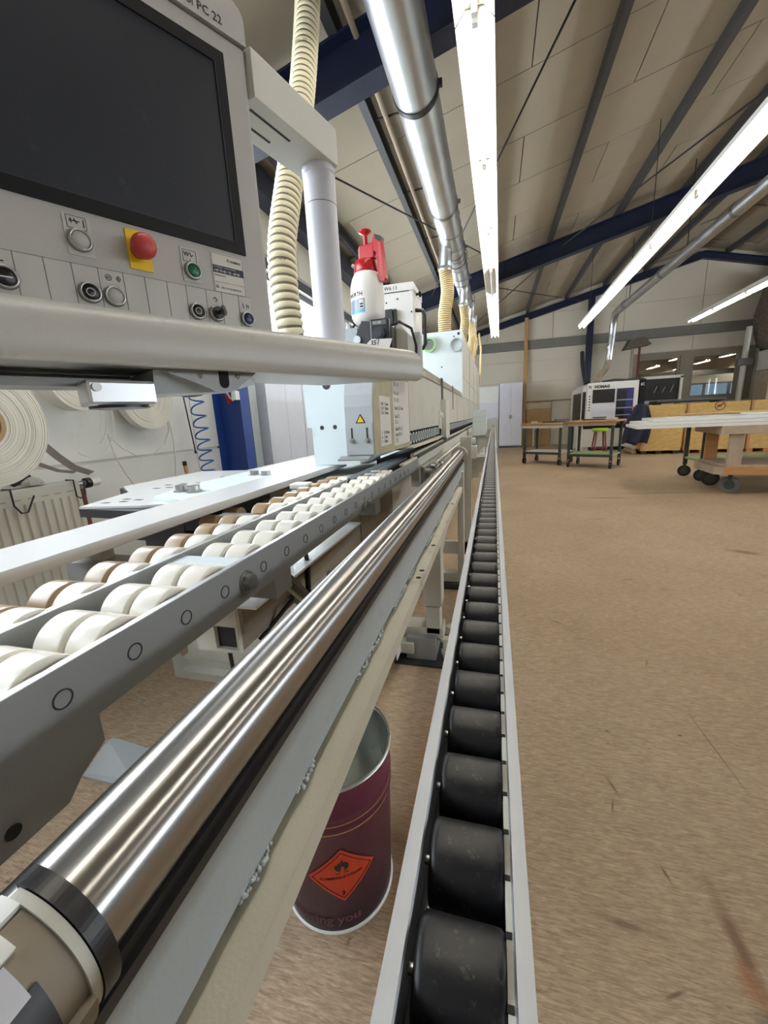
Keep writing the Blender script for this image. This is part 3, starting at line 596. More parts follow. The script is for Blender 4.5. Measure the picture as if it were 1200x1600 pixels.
# track bed: bed rail, chain with pads
obj('bed_rail', B().box(-.60, -.415, 2.05, 12.4, .86, .945), M_darksteel, eb)
obj('front_rail', B().box(-.415, -.372, 2.04, 12.4, .80, .948, .003), M_cream, eb)
obj('rail_lip', B().box(-.414, -.396, 2.04, 12.4, .950, .972).box(-.395, -.378, 1.7, 12.4, .950, .958), M_angle, eb)
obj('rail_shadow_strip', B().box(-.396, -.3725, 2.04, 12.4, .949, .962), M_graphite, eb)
obj('pad_support', B().box(-.515, -.425, 1.33, 2.05, .90, .944), M_darksteel, eb)
cp = B().box(-.019, .019, -.016, .016, 0, .009, .002).mesh('chain_pad'); cp.materials.append(M_chainpad)
for k in range(26):
    for x in (-.493, -.451): link('chain_pad', cp, eb, Vector((x, 1.355 + k * .037, .945)) - eb.location)
# infeed hood with sloping front
hp = [(1.412, 1.024), (1.412, 1.20)] + [(1.56 - .148 * cos(a), 1.20 + .16 * sin(a)) for a in [rad(q) for q in (15, 30, 45, 60, 75, 90)]] + [(2.07, 1.36), (2.07, 1.012)]
obj('infeed_hood', B().prism(hp, 'x', -.525, -.4195, False), M_hood, eb)
obj('hood_front_plate', B().box(-.524, -.4205, 1.404, 1.412, 1.028, 1.141, .002), M_hood, eb)
obj('hood_lip', B().prism([(1.36, 1.012), (1.44, 1.010), (1.44, 1.022), (1.40, 1.026), (1.36, 1.017)], 'x', -.545, -.43), M_rail, eb)
for x in (-.499, -.441):
    obj('adjusting_slot', B().box(x - .003, x + .003, 1.4025, 1.404, 1.084, 1.126), M_darksteel, eb)
    obj('knob_screw', B().cyl((x, 1.4035, 1.080), (x, 1.397, 1.080), .009, n=16).cyl((x, 1.397, 1.080), (x, 1.391, 1.080), .0055, n=12), M_steel, eb)
obj('warning_sign', B().prism([(-.485, 1.142), (-.447, 1.142), (-.466, 1.175)], 'y', 1.4105, 1.4118), M_ink, eb)
obj('warning_sign', B().prism([(-.479, 1.1455), (-.453, 1.1455), (-.466, 1.168)], 'y', 1.4098, 1.4106), M_yellow, eb, label='yellow warning triangle with black edge')
# side of the hood: film and paper sheets
obj('film_cover', B().prism([(1.416, 1.028), (1.416, 1.20), (1.46, 1.28), (1.53, 1.34), (2.066, 1.345), (2.066, 1.014), (1.60, 1.02)], 'x', -.4195, -.4175), M_film, eb)
sh = obj('paper_sheet', B().box(-.4175, -.4168, 1.50, 1.665, 1.05, 1.24), M_paper, eb); sh2 = obj('paper_sheet', B().box(-.4175, -.4166, 1.715, 2.05, 1.035, 1.325), M_paper, eb)
def lines(par, y, zs, size, x=-.4164):
    for z, s in zs: text(s, size, M_ink, par, plane_m(Vector((x, y, z)) - WM[par].translation, (0, 1, 0), (0, 0, 1)), 'print')
lines(sh, 1.515, ((1.205, '1. 0.8   -1.5 mm'), (1.188, '2. 1.0   -2.0 mm'), (1.171, '3. 2.0   -3.0 mm'), (1.095, '7  -  12 0.40 mm'), (1.078, '8  -  15 mm'), (1.061, '9  -  22 mm')), .018)
lines(sh2, 1.74, ((1.29, '30. 11. 19'), (1.252, 'Fr 1 x 19'), (1.225, 'Fr 2 x 22'), (1.19, 'Kante 23 x 2 mm'), (1.155, 'Kante 23'), (1.13, '25 x 1'), (1.10, 'Einlauf 45 x 1.5'), (1.075, 'Auslauf 45 x 2'), (1.05, 'T 23')), .024)
# upper beam with pressure rollers below
obj('pressure_beam', B().box(-.80, -.42, 2.07, 12.4, 1.085, 1.40, .004), M_cream, eb)
obj('beam_cap', B().prism([(-.80, 1.40), (-.42, 1.40), (-.445, 1.465), (-.80, 1.465)], 'y', 2.07, 5.75), M_brownpanel, eb)
obj('beam_groove', B().box(-.4215, -.418, 2.07, 5.69, 1.392, 1.399), M_ink, eb)
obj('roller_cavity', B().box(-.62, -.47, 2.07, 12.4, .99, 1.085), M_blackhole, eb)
prl = B().lathe([(0, -.02), (.032, -.02), (.034, -.016), (.034, .016), (.032, .02), (0, .02)], (0, 0, 0), (1, 0, 0), 20).mesh('pressure_roller'); prl.materials.append(M_black)
prr = B().ring((.0202, 0, 0), (.0218, 0, 0), .030, .021, 20).mesh('roller_ring'); prr.materials.append(M_lblue)
k = 0; y = 2.13
while y < 9.8:
    if not (3.28 < y < 3.62): o = link('pressure_roller', prl, eb, Vector((-.448, y, 1.046)) - eb.location); link('roller_ring', prr, o)
    y += .082
obj('chip_flap', B().prism([(1.98, 1.004), (2.9, .992), (3.3, 1.002), (2.9, .999), (1.98, 1.010)], 'x', -.47, -.385), M_angle, eb)
obj('guard_post', B().box(-.42, -.375, 3.36, 3.62, .99, 1.285, .004), M_cream2, eb); obj('guard_post_foot', B().cyl((-.395, 3.48, .955), (-.395, 3.48, .99), .022, n=14).box(-.42, -.37, 3.3, 3.42, .952, .975), M_steel, eb)
obj('guide_slot', B().box(-.4215, -.4175, 3.42, 3.54, 1.285, 1.46), M_ink, eb); obj('guide_slot', B().box(-.4215, -.4175, 4.38, 4.43, 1.22, 1.46), M_ink, eb)
obj('lever', B().box(-.42, -.40, 3.20, 3.24, 1.06, 1.20).cyl((-.40, 3.22, 1.16), (-.385, 3.22, 1.16), .02, n=12), M_white, eb)
for y in (4.9, 7.2, 9.4): obj('panel_seam', B().box(-.4212, -.419, y, y + .008, 1.09, 1.385), M_ink, eb)
# adjuster brackets on the front rail
obj('adjuster', B().box(-.372, -.352, 2.10, 2.36, .70, .895, .003).box(-.352, -.335, 2.16, 2.30, .76, .86, .003), M_rail, eb)
for p in ((-.352, 2.13, .87), (-.352, 2.33, .87), (-.335, 2.23, .82)): obj('adjuster_bolt', hexbolt(B(), p, (1, 0, 0), .016, .022), M_steel, eb)
obj('adjuster', B().box(-.385, -.355, 2.62, 2.95, .80, .85, .003).box(-.40, -.36, 2.62, 2.66, .66, .80).box(-.40, -.36, 2.93, 2.97, .66, .85), M_cream, eb)
for p in ((-.355, 2.72, .835), (-.355, 2.76, .76), (-.355, 2.90, .82)): obj('adjuster_bolt', hexbolt(B(), p, (1, 0, 0), .02, .03), M_steel, eb)
obj('guide_bar', B().cyl((-.35, 2.5, .87), (-.35, 5.6, .87), .008, n=8).cyl((-.35, 2.5, .84), (-.35, 5.6, .84), .006, n=8), M_white, eb)
# pale blue feeder housing at the back
fd = B().prism([(-.835, .952), (-.605, .952), (-.605, 1.36), (-.86, 1.36), (-.86, 1.13), (-.835, 1.13)], 'y', 1.79, 1.80); obj('feeder_plate', fd, M_lblue, eb)
obj('feeder_housing', B().box(-.84, -.61, 1.82, 2.55, .952, 1.355, .004), M_lblue, eb)
fh = B()
for x, z, r in ((-.784, 1.128, .010), (-.718, 1.128, .010), (-.745, 1.318, .020)): fh.cyl((x, 1.789, z), (x, 1.7905, z), r, n=16)
fh.box(-.655, -.635, 1.7885, 1.7905, 1.08, 1.275)
obj('plate_hole', fh, M_darksteel, eb)
# plates and bolts of the tape table behind the white rail
obj('tape_table', B().prism([(-1.25, .93), (-.89, .90), (-.89, 1.78), (-1.5, 1.78), (-1.5, 1.30), (-1.25, 1.15)], 'z', .90, .926), M_graphite, eb)
obj('table_plate', B().prism([(-1.24, .925), (-1.03, .95), (-.90, 1.0), (-.90, 1.79), (-1.49, 1.79), (-1.49, 1.31), (-1.32, 1.18)], 'z', .927, .934), M_fence, eb)
obj('table_plate', B().prism([(-1.06, 1.03), (-.90, .98), (-.90, 1.18), (-1.10, 1.16)], 'z', .9345, .945), M_lblue, eb); obj('table_plate', B().prism([(-1.10, 1.30), (-.893, 1.22), (-.893, 1.96), (-.62, 1.97), (-.62, 2.2), (-1.10, 2.2)], 'z', .9345, .949), M_lblue, eb)
for x, y in ((-1.035, 1.13), (-.975, 1.12), (-.985, 1.50), (-.925, 1.49)): obj('cap_bolt', B().cyl((x, y, .946), (x, y, .950), .026, n=20).cyl((x, y, .950), (x, y, .967), .019, n=16), M_steel, eb)
for x, y in ((-1.22, .98), (-1.17, 1.0), (-1.2, 1.04), (-1.14, 1.03), (-1.28, 1.25), (-1.24, 1.27), (-1.3, 1.33), (-1.25, 1.36), (-1.19, 1.38), (-1.14, 1.42), (-1.2, 1.55), (-1.13, 1.6)): obj('slot_hole', B().box(x, x + .028, y, y + .014, .9338, .9346), M_ink, eb)

obj('drive_unit', B().box(-1.15, -.95, 1.02, 1.40, .80, .90).box(-1.2, -.9, 1.1, 1.40, .70, .80), M_graphite, eb)
for y in (.93, 1.03): obj('drive_roller', B().cyl((-.79, y, .885), (-.74, y, .885), .028, n=18), M_nylonold, eb)
# tall hood over the working units
obj('hood_front', B().box(-.925, -.412, 5.70, 5.73, 1.385, 2.245, .006), M_lblue, eb)
obj('hood_body', B().box(-1.40, -.413, 5.73, 12.3, 1.40, 2.24, .01), M_cream2, eb)
for y in (7.3, 8.9, 10.6): obj('hood_seam', B().box(-.4145, -.411, y, y + .012, 1.42, 2.23), M_ink, eb)
obj('hood_trim', B().box(-.4145, -.409, 5.75, 12.3, 1.66, 1.675), M_cream, eb)
obj('port_ring', B().ring((-.845, 5.70, 2.09), (-.845, 5.64, 2.09), .095, .07, 28), M_greencap, eb, label='pale green port ring'); obj('port_ring', B().ring((-.485, 5.70, 2.06), (-.485, 5.66, 2.06), .085, .072, 28), M_hood, eb, label='grey port ring')
obj('port_void', B().cyl((-.845, 5.699, 2.09), (-.845, 5.693, 2.09), .07, n=24), M_steel, eb)
hs = B()
for x, z, r in ((-.46, 2.2, .018), (-.52, 2.17, .010), (-.685, 1.80, .010)): hs.cyl((x, 5.70, z), (x, 5.698, z), r, n=12)
obj('screw_hole', hs, M_ink, eb)
# units on top of the infeed end
obj('top_bracket', B().box(-.64, -.556, 1.72, 1.98, 1.36, 1.532, .003), M_hood, eb)
cb = obj('height_counter', B().prism([(-.556, 1.36), (-.405, 1.36), (-.405, 1.52), (-.43, 1.54), (-.50, 1.545), (-.53, 1.55), (-.556, 1.50)], 'y', 1.70, 1.90), M_graphite, eb)
obj('counter_dial', B().box(-.488, -.408, 1.672, 1.70, 1.445, 1.545, .006), M_black, cb); obj('counter_knob', B().cyl((-.449, 1.672, 1.487), (-.449, 1.650, 1.487), .026, .023, n=24).cyl((-.449, 1.650, 1.487), (-.449, 1.646, 1.487), .017, n=20), M_graphite, cb)
obj('counter_window', B().box(-.478, -.42, 1.6705, 1.672, 1.522, 1.539), M_greylam, cb); text('00180', .014, M_paper, cb, plane_m(Vector((-.474, 1.670, 1.5255)) - WM[cb].translation, (1, 0, 0), (0, 0, 1)), 'digits')
obj('clamp_screw', B().cyl((-.552, 1.70, 1.478), (-.552, 1.69, 1.478), .016, n=20), M_lblue, cb)
obj('side_block', B().prism([(-.405, 1.36), (-.355, 1.36), (-.355, 1.50), (-.385, 1.535), (-.405, 1.535)], 'y', 1.78, 1.98), M_cream, eb)
obj('guide_column', B().cyl((-.345, 1.95, 1.36), (-.345, 1.95, 1.515), .022, n=8).box(-.36, -.33, 1.93, 1.97, 1.515, 1.53), M_hood, eb)
obj('arm_plate', B().box(-.42, -.32, 1.70, 2.02, 1.34, 1.36), M_cream, eb)
for p in ([(-.45, 1.85, 1.55), (-.40, 1.83, 1.56), (-.35, 1.84, 1.53), (-.335, 1.87, 1.46), (-.34, 1.88, 1.38)], [(-.57, 1.8, 1.55), (-.59, 1.79, 1.56), (-.62, 1.82, 1.54)]): obj('cable', B().sweep(p, .006, 8), M_black, eb)
tg = obj('number_tag', B().prism([(-.512, 1.441), (-.405, 1.430), (-.392, 1.462), (-.478, 1.468)], 'y', 1.652, 1.653), M_paper, eb); text('351', .026, M_ink, tg, plane_m(Vector((-.485, 1.6515, 1.444)) - WM[tg].translation, (1, 0, .02), (.25, 0, 1)), 'lettering', bold=.0006)
# white cabinet behind the bottle
cab = obj('control_cabinet', B().box(-.705, -.477, 2.60, 2.90, 1.465, 1.93, .006), M_white, eb)
obj('cabinet_lid', B().box(-.668, -.434, 2.595, 2.905, 1.90, 1.945, .003), M_white, cab)
obj('cabinet_seam', B().box(-.640, -.46, 2.598, 2.602, 1.896, 1.901), M_ink, cab)
text('W6.13', .03, M_ink, cab, plane_m(Vector((-.615, 2.5935, 1.912)) - WM[cab].translation, (1, 0, 0), (0, 0, 1)))
obj('cabinet_handle', B().sweep([(-.437, 2.66, 1.80), (-.395, 2.66, 1.795), (-.380, 2.66, 1.77), (-.380, 2.66, 1.60), (-.395, 2.66, 1.575), (-.437, 2.66, 1.57)], .012, 8), M_black, cab)
obj('lid_knob', B().cyl((-.437, 2.7, 1.90), (-.42, 2.7, 1.90), .008, n=10).lathe([(0, 0), (.018, .002), (.02, .012), (0, .02)], (-.42, 2.7, 1.90), (1, 0, 0), 14), M_black, cab)
obj('limit_switch', B().box(-.62, -.56, 2.56, 2.60, 1.72, 1.80, .003).box(-.555, -.54, 2.57, 2.60, 1.68, 1.80), M_graphite, cab)
obj('switch_card', B().box(-.66, -.585, 2.575, 2.60, 1.58, 1.70), M_paper, cab); obj('wire_tuft', B().sweep([(-.56, 2.58, 1.66), (-.53, 2.565, 1.62), (-.545, 2.56, 1.58), (-.50, 2.57, 1.55), (-.49, 2.58, 1.50)], .008, 7), M_angle, cab)
sc_ = B()
for x, z in ((-.605, 1.845), (-.535, 1.86), (-.45, 1.78), (-.45, 1.66)): sc_.cyl((x, 2.60, z), (x, 2.597, z), .005, n=8)
obj('screw_hole', sc_, M_ink, cab)
for ch in list(cab.children): ch.location.x -= .04
# support legs and floor feet at the front of the machine
obj('cross_arm', B().box(-.62, -.225, 1.74, 1.84, .10, .16).box(-.62, -.36, 1.68, 1.95, .05, .10), M_cream, eb)
obj('brace_plate', B().prism([(1.82, .52), (2.60, .69), (2.60, .742), (1.82, .742)], 'x', -.262, -.230), M_cream, eb); obj('leg_post', B().box(-.315, -.228, 1.73, 1.83, .28, .74, .003), M_cream, eb); obj('leg_post', B().box(-.305, -.238, 1.74, 1.82, .13, .27, .003), M_cream, eb)
obj('foot_block', B().box(-.40, -.255, 1.70, 1.92, .012, .125, .004), M_rail, eb); obj('foot_plate', B().box(-.45, -.17, 1.66, 1.95, 0, .012), M_graphite, eb)
for p in ((-.215, 1.74, .012), (-.205, 1.86, .012)): obj('anchor_bolt', B().cyl(p, (p[0], p[1], .10), .012, n=10).cyl((p[0], p[1], .10), (p[0], p[1], .115), .022, n=12).cyl((p[0], p[1], .035), (p[0], p[1], .05), .022, n=6), M_angle, eb)
obj('white_gusset', B().box(-.425, -.42, 1.60, 1.72, .06, .40), M_white, eb)
obj('leg_post', B().box(-.225, -.185, 2.60, 2.66, .10, .80, .003).box(-.60, -.185, 2.60, 2.66, .04, .10), M_cream, eb); obj('foot_plate', B().box(-.62, -.15, 2.56, 2.72, 0, .04), M_graphite, eb)
obj('end_plate', B().box(-.232, -.155, 2.95, 2.98, .12, 1.0).box(-.60, -.155, 2.95, 2.98, .12, .22), M_cream, eb)
obj('guide_carriage', B().box(-.23, -.13, 3.0, 3.08, .95, .985).box(-.20, -.12, 3.0, 3.10, .84, .93, .004), M_white, eb)
obj('cross_beam', B().box(-.62, -.13, 4.0, 4.12, .55, .78, .004).box(-.2, -.08, 3.9, 4.2, .64, .78, .004), M_cream, eb)
obj('width_stop', B().box(-.295, -.10, 5.95, 6.25, .86, 1.11, .01).cyl((-.19, 6.1, .40), (-.19, 6.1, .86), .07, n=20).box(-.29, -.10, 5.95, 6.2, 1.125, 1.22, .006), M_lblue, eb)
obj('stop_foot', B().box(-.62, -.08, 6.0, 6.3, .33, .42), M_cream, eb)

# ================================================================== OPERATOR CONSOLE (local: x along the panel, y away, z up)
OP = Vector((-.44072, .72629, 1.45245)); CA = atan2(.88664, .46247)
cs = thing('control_console', 'grey operator console with large dark screen and push buttons on a swing arm', 'control panel', OP, CA)
def co(name, mb, m, parent=None, **k): return obj(name, mb, m, parent or cs, local=True, **k)
def px_m(x, z, y=-.0012, s=1): return plane_m((x, y, z), (1, 0, 0), (0, 0, 1))
hy = -.004
case = co('casing', B().box(-.58, .043, 0, .085, -.135, .3275, .006), M_panelgrey)
hp = [(-.58, .3295), (.0445, .3295), (.0445, .362)] + [(.0225 + .022 * cos(a), .362 + .022 * sin(a)) for a in [rad(q) for q in (20, 45, 70, 90)]] + [(-.58, .384)]
hd = co('header', B().prism(hp, 'y', -.004, .085), M_panelgrey)
text('powerControl PC 22', .0165, M_ink, hd, px_m(.0035, .3375, -.0046), align='RIGHT')
bz = co('screen_bezel', B().box(-.512, 0, -.003, -.0001, 0, .0185).box(-.512, 0, -.003, -.0001, .2815, .3).box(-.512, -.4925, -.003, -.0001, .0185, .2815).box(-.0165, 0, -.003, -.0001, .0185, .2815), M_bezel)
co('screen', B().box(-.4925, -.0165, -.0008, -.0002, .0185, .2815), M_screen)
co('screen_rim', B().box(-.0178, -.0165, -.003, -.0009, .0185, .2815).box(-.4925, -.0165, -.003, -.0009, .0185, .0194), M_graphite, bz)
# label field with thin divisions
ov = co('label_field', B().box(-.40, -.001, -.0009, 0, -.128, -.0695), M_overlay)
dv = B()
for x in (-.3332, -.3022, -.2718, -.2408, -.209, -.1796, -.1473, -.1177, -.0844, -.0565, -.0248, -.3642): dv.box(x - .0003, x + .0003, -.0013, -.0009, -.128, -.0695)
dv.box(-.40, -.001, -.0013, -.0009, -.0698, -.0694)
co('division_lines', dv, M_graphite, ov)
def label_plate(x0, x1, z0, z1): return co('symbol_plate', B().box(x0, x1, -.0012, 0, z0, z1), M_overlay)
lpA = label_plate(-.2715, -.2400, -.0585, -.008); lpB = label_plate(-.1185, -.0895, -.0625, -.0115)
def lines_obj(par, segs, w_=.0005, y=-.0016):
    m = B()
    for a, b in segs: m.obox((a[0], y, a[1]), (b[0], y, b[1]), w_ * 2, .0004, (0, 1, 0))
    co('symbol', m, M_ink, par)
fr_ = lambda x0, x1, z0, z1: [((x0, z0), (x1, z0)), ((x1, z0), (x1, z1)), ((x1, z1), (x0, z1)), ((x0, z1), (x0, z0))]
lines_obj(lpA, [((-.264, -.0155), (-.252, -.0155)), ((-.258, -.0125), (-.255, -.0185)), ((-.2475, -.012), (-.2475, -.0215)), ((-.262, -.0125), (-.262, -.0185))] , .0006); lines_obj(lpA, fr_(-.267, -.2445, -.0245, -.0095), .00025)
lines_obj(lpB, [((-.113, -.018), (-.111, -.024)), ((-.111, -.024), (-.109, -.018)), ((-.109, -.018), (-.107, -.024)), ((-.107, -.024), (-.105, -.018)), ((-.103, -.018), (-.101, -.024)), ((-.101, -.024), (-.098, -.021)), ((-.104, -.028), (-.104, -.031))], .0005); lines_obj(lpB, fr_(-.115, -.0935, -.032, -.015), .00025)
lpC = label_plate(-.2370, -.2115, -.0885, -.0715)
lines_obj(lpC, [((-.219, -.080), (-.216, -.076)), ((-.216, -.076), (-.213, -.080)), ((-.213, -.080), (-.216, -.084)), ((-.216, -.084), (-.219, -.080)), ((-.216, -.078), (-.216, -.082))] + [((-.229 + .004 * cos(i * pi / 5), -.080 + .004 * sin(i * pi / 5)), (-.229 + .004 * cos((i + 1) * pi / 5), -.080 + .004 * sin((i + 1) * pi / 5))) for i in range(10)], .00035)
text('M', .005, M_ink, lpC, px_m(-.2312, -.0818, -.0016), 'symbol')
lpD = label_plate(-.0800, -.0590, -.0905, -.0765); lines_obj(lpD, [((-.0735, -.0835), (-.0695, -.0795)), ((-.0695, -.0795), (-.0655, -.0835)), ((-.0655, -.0835), (-.0695, -.0875)), ((-.0695, -.0835), (-.0685, -.0835))], .0005)
lpE = label_plate(-.0215, -.0025, -.0925, -.0785); lines_obj(lpE, [((-.018, -.081), (-.016, -.090)), ((-.010, -.082), (-.010, -.089)), ((-.007, -.083), (-.006, -.088))], .0005)
lpF = label_plate(-.3615, -.3360, -.088, -.0735); lines_obj(lpF, [((-.350, -.0835), (-.343, -.0835))], .0007)
lab_n = {'gray': M_panelgrey, 'black': M_black, 'green': M_green, 'blue': M_bluebtn}
def button(x, z, kind, r=.0142, mark=None):
    b = co('push_button', B().lathe([(r * .74, .0), (r, .0), (r, .0035), (r * .95, .0062), (r * .80, .0070), (r * .74, .0060)], (x, 0, z), (0, -1, 0), 32), M_steel)
    co('button_cap', B().lathe([(r * .76, 0), (r * .76, .0045), (r * .70, .0056), (0, .0058)], (x, 0, z), (0, -1, 0), 28), lab_n[kind], b, label={'gray': 'grey cap', 'black': 'black cap', 'green': 'green cap', 'blue': 'dark blue cap'}[kind])
    if mark == 'ring': co('symbol', B().ring((x, -.0058, z), (x, -.0061, z), r * .40, r * .31, 24), M_panelgrey, b)
    if mark == 'bar': co('symbol', B().box(x - r * .5, x + r * .5, -.0062, -.0058, z - .0007, z + .0007), M_white, b)
button(-.2555, -.0390, 'gray', .0148); button(-.1020, -.0455, 'green', .0138); button(-.3455, -.1030, 'black', .0148, 'bar'); button(-.2555, -.1050, 'black', .0142, 'ring')
button(-.2250, -.1050, 'gray', .0142); button(-.1035, -.1075, 'black', .0136, 'ring'); button(-.0115, -.1075, 'blue', .0132)
ks = co('key_switch', B().lathe([(.0095, 0), (.0132, 0), (.0132, .004), (.012, .0065), (.0095, .0065)], (-.0700, 0, -.1065), (0, -1, 0), 28), M_steel)
co('lock_barrel', B().cyl((-.0700, 0, -.1065), (-.0700, -.012, -.1065), .0098, n=20), M_black, ks)
co('key', B().box(-.0708, -.0692, -.022, -.012, -.1095, -.1035).lathe([(0, -.0009), (.0085, -.0009), (.0085, .0009), (0, .0009)], (-.070, -.029, -.1065), (1, 0, .25), 16), M_steel, ks)
es = co('emergency_stop', B().box(-.1965, -.1645, -.0022, 0, -.0610, -.0065, .0006), M_yellow, label='red emergency stop on yellow plate')
co('mushroom_head', B().lathe([(.0115, 0), (.0115, .012), (.0150, .014), (.0168, .018), (.0172, .024), (.0158, .030), (.0125, .0335), (.006, .035), (0, .0353)], (-.1815, -.002, -.0345), (0, -1, 0), 36), M_estop, es)
st = co('service_sticker', B().box(-.0675, -.0075, -.0010, 0, -.0705, -.0060), M_paper, label='white service sticker with dark blue band')
lines_obj(st, fr_(-.0660, -.0090, -.0690, -.0078), .0002, -.0012)
co('sticker_band', B().box(-.0655, -.0092, -.0012, -.0010, -.0385, -.0265), M_navyink, st)
text('HOMAG', .0052, M_ink, st, px_m(-.0325, -.0180, -.0013), bold=.0001)
lines_obj(st, [((-.0375, -.0180), (-.0375, -.0140)), ((-.0375, -.0140), (-.0348, -.0140)), ((-.0348, -.0160), (-.0348, -.0180))], .0005, -.0014)
text('Ihr Anliegen - Unsere Lösung', .0033, M_paper, st, px_m(-.0640, -.0302, -.0016)); text('+49 74 43 / 13 - 60 00', .0052, M_paper, st, px_m(-.0645, -.0368, -.0016), bold=.00012)
text('Maschinennummer:', .0026, M_ink, st, px_m(-.0640, -.0430, -.0013)); lines_obj(st, [((-.064, -.0530), (-.011, -.0530))], .00015, -.0014)
text('LIFE CYCLE SERVICES', .0040, M_greylam, st, px_m(-.0550, -.0630, -.0013)); lines_obj(st, [((-.0630, -.0632), (-.0630, -.0598)), ((-.0630, -.0598), (-.0600, -.0598)), ((-.0600, -.0615), (-.0600, -.0632))], .0007, -.0014)
# shelf with rounded nose, cut obliquely at its right end
ex = lambda p: .380 - .63 * (p[0] + .06)
nose = [(.13, -.137), (-.058, -.137)] + [(-.058 + .034 * cos(a), -.171 + .034 * sin(a)) for a in [rad(q) for q in (105, 120, 135, 150, 165, 180)]] + [(-.0925, -.196), (-.089, -.209), (-.080, -.2125), (-.074, -.209), (.13, -.207)]
co('shelf', B().prism(nose, 'x', -.60, ex, True), M_barpaint)
co('support_channel', B().box(-1.06, -.20, .02, .09, -.232, -.224).box(-1.06, -.94, .09, .19, -.232, -.209).box(-1.06, -.20, .082, .09, -.224, -.208).box(-1.06, -.20, .02, .024, -.2245, -.220), M_rail)
gp = [(-.205, -.208), (-.032, -.208), (-.075, -.238), (-.088, -.2405), (-.108, -.2415), (-.122, -.235)]
co('gusset', B().prism(gp, 'y', -.045, -.040), M_rail)
co('gusset', B().prism([(p[0], p[1]) for p in gp], 'y', .095, .10), M_rail)
co('gusset_slot', B().prism([(-.1035, -.208), (-.0865, -.208), (-.0865, -.228)] + [(-.095 + .0085 * cos(a), -.228 - .0085 * sin(a)) for a in [rad(q) for q in (30, 60, 90, 120, 150)]] + [(-.1035, -.228)], 'y', -.0458, -.0448), M_blackhole)
for x, z in ((-.135, -.2175), (-.070, -.2165)): co('gusset_bolt', B().lathe([(0, .003), (.0035, .0025), (.0045, 0)], (x, -.045, z), (0, -1, 0), 12), M_steel)
co('support_arm', B().add([(-.20, -.03, -.21), (-.02, .0, -.21), (.06, .12, -.21), (-.20, .12, -.21), (-.20, -.02, -.245), (-.06, .0, -.238), (-.02, .10, -.232), (-.20, .10, -.245)], [(0, 1, 2, 3), (4, 5, 6, 7), (0, 1, 5, 4), (1, 2, 6, 5), (2, 3, 7, 6), (3, 0, 4, 7)]), M_hood)
co('swivel_box', B().box(-.290, -.20, -.030, .03, -.262, -.226, .005), M_zinc)
co('swivel_screw', B().cyl((-.278, -.030, -.237), (-.278, -.034, -.237), .006, n=14), M_steel)
co('swivel_disc', B().cyl((-.245, .0, -.2655), (-.245, .0, -.262), .040, n=32), M_black)
co('column', B().cyl((-1.0, .13, -OP.z + .02), (-1.0, .13, -.209), .05, n=24).cyl((-1.0, .13, -OP.z), (-1.0, .13, -OP.z + .02), .11, n=24), M_rail)
# arm and post behind the screen
a15 = rad(90 - 15) - CA                                        # arm direction in local space
A0 = Matrix.Rotation(-CA, 3, 'Z') @ (Vector((-.411, .762, 1.713)) - OP)
AM = Matrix.Translation(A0) @ Matrix.Rotation(a15, 4, 'Z')
co('arm_bracket', B().box(-.10, .06, .03, .084, .262, .322), M_panelgrey)
co('arm', B().box(.004, .250, 0, .098, 0, .0715, .0015).xf(AM), M_cream2)
co('arm_slot', B().box(.02, .125, .028, .0335, -.0006, .001).box(.02, .105, .064, .0695, -.0006, .001).xf(AM), M_ink)
PC = AM @ Vector((.232, .044, 0))
co('post', B().cyl((PC.x, PC.y, -.138), (PC.x, PC.y, PC.z - .016), .0365, n=40).lathe([(.0375, 0), (.0375, -.0155), (.0365, -.016)], (PC.x, PC.y, PC.z), (0, 0, 1), 40), M_post)
co('post_seam', B().ring((PC.x, PC.y, PC.z - .075), (PC.x, PC.y, PC.z - .0765), .0368, .036, 40), M_greylam)
co('post_flange', B().cyl((PC.x, PC.y, -.137), (PC.x, PC.y, -.130), .056, n=32), M_cream)

# ================================================================== SPRAY BOTTLE on the counter block
SBZ = 1.06
sb = thing('spray_bottle', 'white pump spray bottle with red head and lever on the black counter block', 'spray bottle', (-.528, 1.80, 1.550))
lb = lambda name, m_, mt, par=None, **k: obj(name, m_, mt, par or sb, local=True, **k)
lb('body', B().lathe([(0, 0), (.048, 0), (.054, .004), (.066, .020), (.0715, .034), (.0715, .130), (.069, .150), (.062, .172), (.053, .188), (.046, .196), (.046, .204), (0, .204)], (0, 0, 0), (0, 0, 1), 48), M_bottle)
rb = B()
for i in range(14):
    a = 2 * pi * i / 14; rb.obox((.0675 * cos(a), .0675 * sin(a), .145), (.0555 * cos(a), .0555 * sin(a), .178), .007, .006, (cos(a), sin(a), 0))
lb('grip_ribs', rb, M_bottle)
lb('collar', B().lathe([(.050, .192), (.0515, .194), (.047, .226), (.043, .236), (.034, .240), (0, .240)], (0, 0, 0), (0, 0, 1), 40), M_red)
for i in range(1): pass
ph = Matrix.Rotation(rad(-12), 4, 'Z')
lb('pump_head', B().box(-.022, .048, -.016, .016, .240, .292, .004).box(-.026, -.014, -.014, .014, .24, .285, .003).xf(ph), M_red)
lb('plunger', B().lathe([(.010, .285), (.010, .325), (.013, .331), (.026, .338), (.026, .343), (.020, .346), (0, .347)], (.004, 0, 0), (0, 0, 1), 28), M_red)
lv = lb('lever', B().prism([(.040, .292), (.052, .318), (.080, .306), (.094, .160), (.090, .150), (.070, .152), (.062, .165), (.060, .25), (.052, .262), (.040, .258)], 'y', -.015, .015).xf(ph), M_red)
